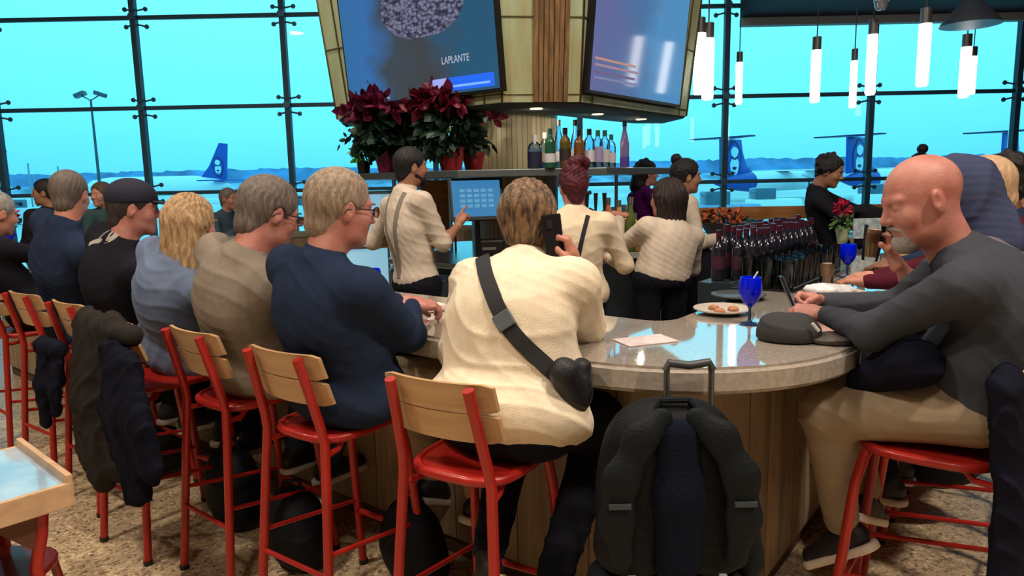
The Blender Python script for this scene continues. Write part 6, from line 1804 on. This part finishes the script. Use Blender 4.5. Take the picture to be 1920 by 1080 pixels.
# handbag on the floor at the right
hb = Vector((1.93, 3.02, 0))
t = empty('handbag', (hb.x, hb.y, .22), 'black bag slung under the seats right of the bald person', 'bag')
s = SDF(); s.ell((hb.x, hb.y, .40), (.17, .10, .17), rot_from((.3, 1, 0)), k=.03); s.ell((hb.x - .04, hb.y, .30), (.15, .10, .10), k=.04); s.warp(wrinkles(71, .008, 18)); sdf_obj('body', s, .008, NYL, t)
MB().tube([(hb.x - .12, hb.y, .5), (hb.x - .07, hb.y, .70), (hb.x + .05, hb.y, .70), (hb.x + .12, hb.y, .5)], .009, 8).build('strap', NYL2, t)
# dark bag on the floor, left under the seats
s = SDF(); s.ell((-2.05, 2.9 + .95, .14), (.26, .16, .13), k=.03); s.ell((-2.2, 3.8, .2), (.12, .1, .1), k=.05); s.warp(wrinkles(81, .01, 15))
tag(sdf_obj('duffel_bag', s, .010, NYL2), 'dark bag lying on the floor under the left seats', 'bag')

# ------------------------------------------------------------------ table and chair, lower left
tx, ty = -1.333, 2.002
tn, tf = atz(122, 905, .75), atz(36, 850, .75)
ex = (tf - tn); ex.z = 0; ex.normalize()            # along the right-hand edge, away
sd_ = Vector((ex.y, -ex.x, 0)); sd_ = -sd_ if sd_.x > 0 else sd_   # to the left
sd_ = (atz(0, 927, .75) - tn); sd_.z = 0; sd_.normalize()
sd_ = Vector((-.66, -.75, 0)).normalized(); ex = Vector((-.75, .66, 0)).normalized()
def tp(a, b_, z): v = tn + sd_ * a + ex * b_; return Vector((v.x, v.y, z))
rzt = math.atan2(sd_.y, sd_.x)
t = empty('dining_table', tuple(tp(.35, .3, 0)), 'pale timber-edged table with blue-white reflection painted on its glossy top, lower left corner', 'table')
MB().box(tp(.35, .23, .735), (.70, .46, .03), rzt).build('tabletop', mat('top_painted_reflection', (.26, .36, .48), .08, spec=.8, coat=.5, col2=(.42, .50, .58), vscale=7), t)  # blue light reflection is put into the tabletop colour
EDG = wood('tan_edge', (.62, .42, .26), (.50, .32, .19), axis='X', rough=.4)
MB().box(tp(.35, -.008, .715), (.72, .018, .072), rzt).build('front_edge', EDG, t, None, .004)
MB().box(tp(-.008, .23, .728), (.018, .49, .095), rzt).build('side_edge', EDG, t, None, .004)
MB().box(tp(.35, .468, .715), (.72, .018, .072), rzt).build('back_edge', EDG, t, None, .004)
for a, b_ in ((.05, .05), (.62, .05), (.05, .42), (.62, .42)):
    sg = -1 if a < .3 else 1
    MB().tube([tp(a, b_, .70), tp(a + .012, b_, .60), tp(a + .035, b_, .50), tp(a + .01, b_, .25), tp(a - .02, b_ - .01, 0.0)], .018, 10).build('leg', RED, t)
    MB().add([tp(a + .01, b_ - .008, .69), tp(a + .16, b_ - .008, .69), tp(a + .03, b_ - .008, .55), tp(a + .01, b_ + .008, .69), tp(a + .16, b_ + .008, .69), tp(a + .03, b_ + .008, .55)], [(0, 1, 2), (3, 5, 4), (0, 3, 4, 1), (1, 4, 5, 2), (2, 5, 3, 0)]).build('bracket', mat('dark_brown_bracket', (.12, .04, .02), .5), t)
q = tp(.34, .12, .757)
t = empty('wallet', tuple(q), 'tan wallet lying on the table at lower left', 'wallet')
MB().box(q + Vector((0, 0, .004)), (.15, .075, .016), rzt + .2).build('body', mat('tan_leather', (.58, .36, .22), .5), t, None, .005)
s = SDF(); q = tp(.30, .36, .775); s.ell(A3(q), (.13, .05, .03), rot_from(A3(ex)), k=.02); s.warp(wrinkles(91, .006, 30)); tag(sdf_obj('glove', s, .005, BLKJ), 'black knitted glove at the back of the lower left table', 'glove')
# red chair seat
cq = tp(.36, -.30, .45)
t = empty('dining_chair', (-1.64, 1.98, 0), 'dark red metal chair tucked under the lower left table', 'chair')
cm = mat('dark_red_seat', (.16, .012, .012), .25, coat=.3)
pts = []
for i in range(28):
    a = 2 * PI * i / 28; pts.append((.20 * math.copysign(abs(math.cos(a)) ** .6, math.cos(a)), .20 * math.copysign(abs(math.sin(a)) ** .6, math.sin(a))))
cb = atz(20, 1085, .45)
cb = Vector((-1.64, 1.98, 0))
MB().prism([(cb.x + p_[0], cb.y + p_[1]) for p_ in pts], .435, .455).build('seat', cm, t, None, .006)
for sx2 in (-1, 1):
    for sy2 in (-1, 1):
        MB().tube([(cb.x + sx2 * .15, cb.y + sy2 * .15, .44), (cb.x + sx2 * .20, cb.y + sy2 * .20, 0)], .014, 10).build('leg', cm, t)
    MB().tube([(cb.x - .17, cb.y + sx2 * .15, .44), (cb.x - .24, cb.y + sx2 * .14, .68)], .013, 10).build('back_post', cm, t)
MB().box((cb.x - .245, cb.y, .64), (.016, .34, .10)).build('backrest', cm, t, None, .005)


# black jacket on the lap of the bald person
s = SDF()
a_, b_ = at(1618, 712, 2.22), at(1720, 682, 2.05)
s.cone(A3(a_), A3(b_), .050, .075, k=.04); s.cone(A3(at(1650, 690, 2.3)), A3(at(1700, 668, 2.2)), .05, .06, k=.04)
s.warp(wrinkles(95, .009, 18))
tag(sdf_obj('folded_jacket', s, .008, NVC), 'black jacket bunched on the lap of the bald person', 'jacket')

# bags on the floor under the left stools
def floor_bag(label, x, y, r, hgt, seed, rz=.6):
    t = empty('backpack', (x, y, 0), label, 'backpack')
    s = SDF(); R9 = rot_from((math.cos(rz), math.sin(rz), 0))
    s.ell((x, y, hgt * .5), (r, r * .7, hgt * .5), R9, k=.03); s.ell((x + .05, y - .05, hgt * .3), (r * .7, r * .55, hgt * .3), R9, k=.05)
    s.half((x, y, .004), (0, 0, -1), k=.01); s.warp(wrinkles(seed, .010, 16)); sdf_obj('body', s, .009, NYL, t)
    MB().tube([(x - .05, y, hgt * .95), (x - .03, y, hgt * 1.10), (x + .03, y, hgt * 1.10), (x + .05, y, hgt * .95)], .009, 8).build('carry_loop', NYL2, t)
floor_bag('dark backpack on the floor between the navy sweater and cream shirt stools', -.42, 2.66, .17, .36, 101)
floor_bag('dark backpack on the floor under the stool of the navy sweater', -.95, 2.86, .18, .33, 103)
floor_bag('dark backpack on the floor under the stool of the grey-brown shirt', -1.35, 3.22, .18, .38, 105)
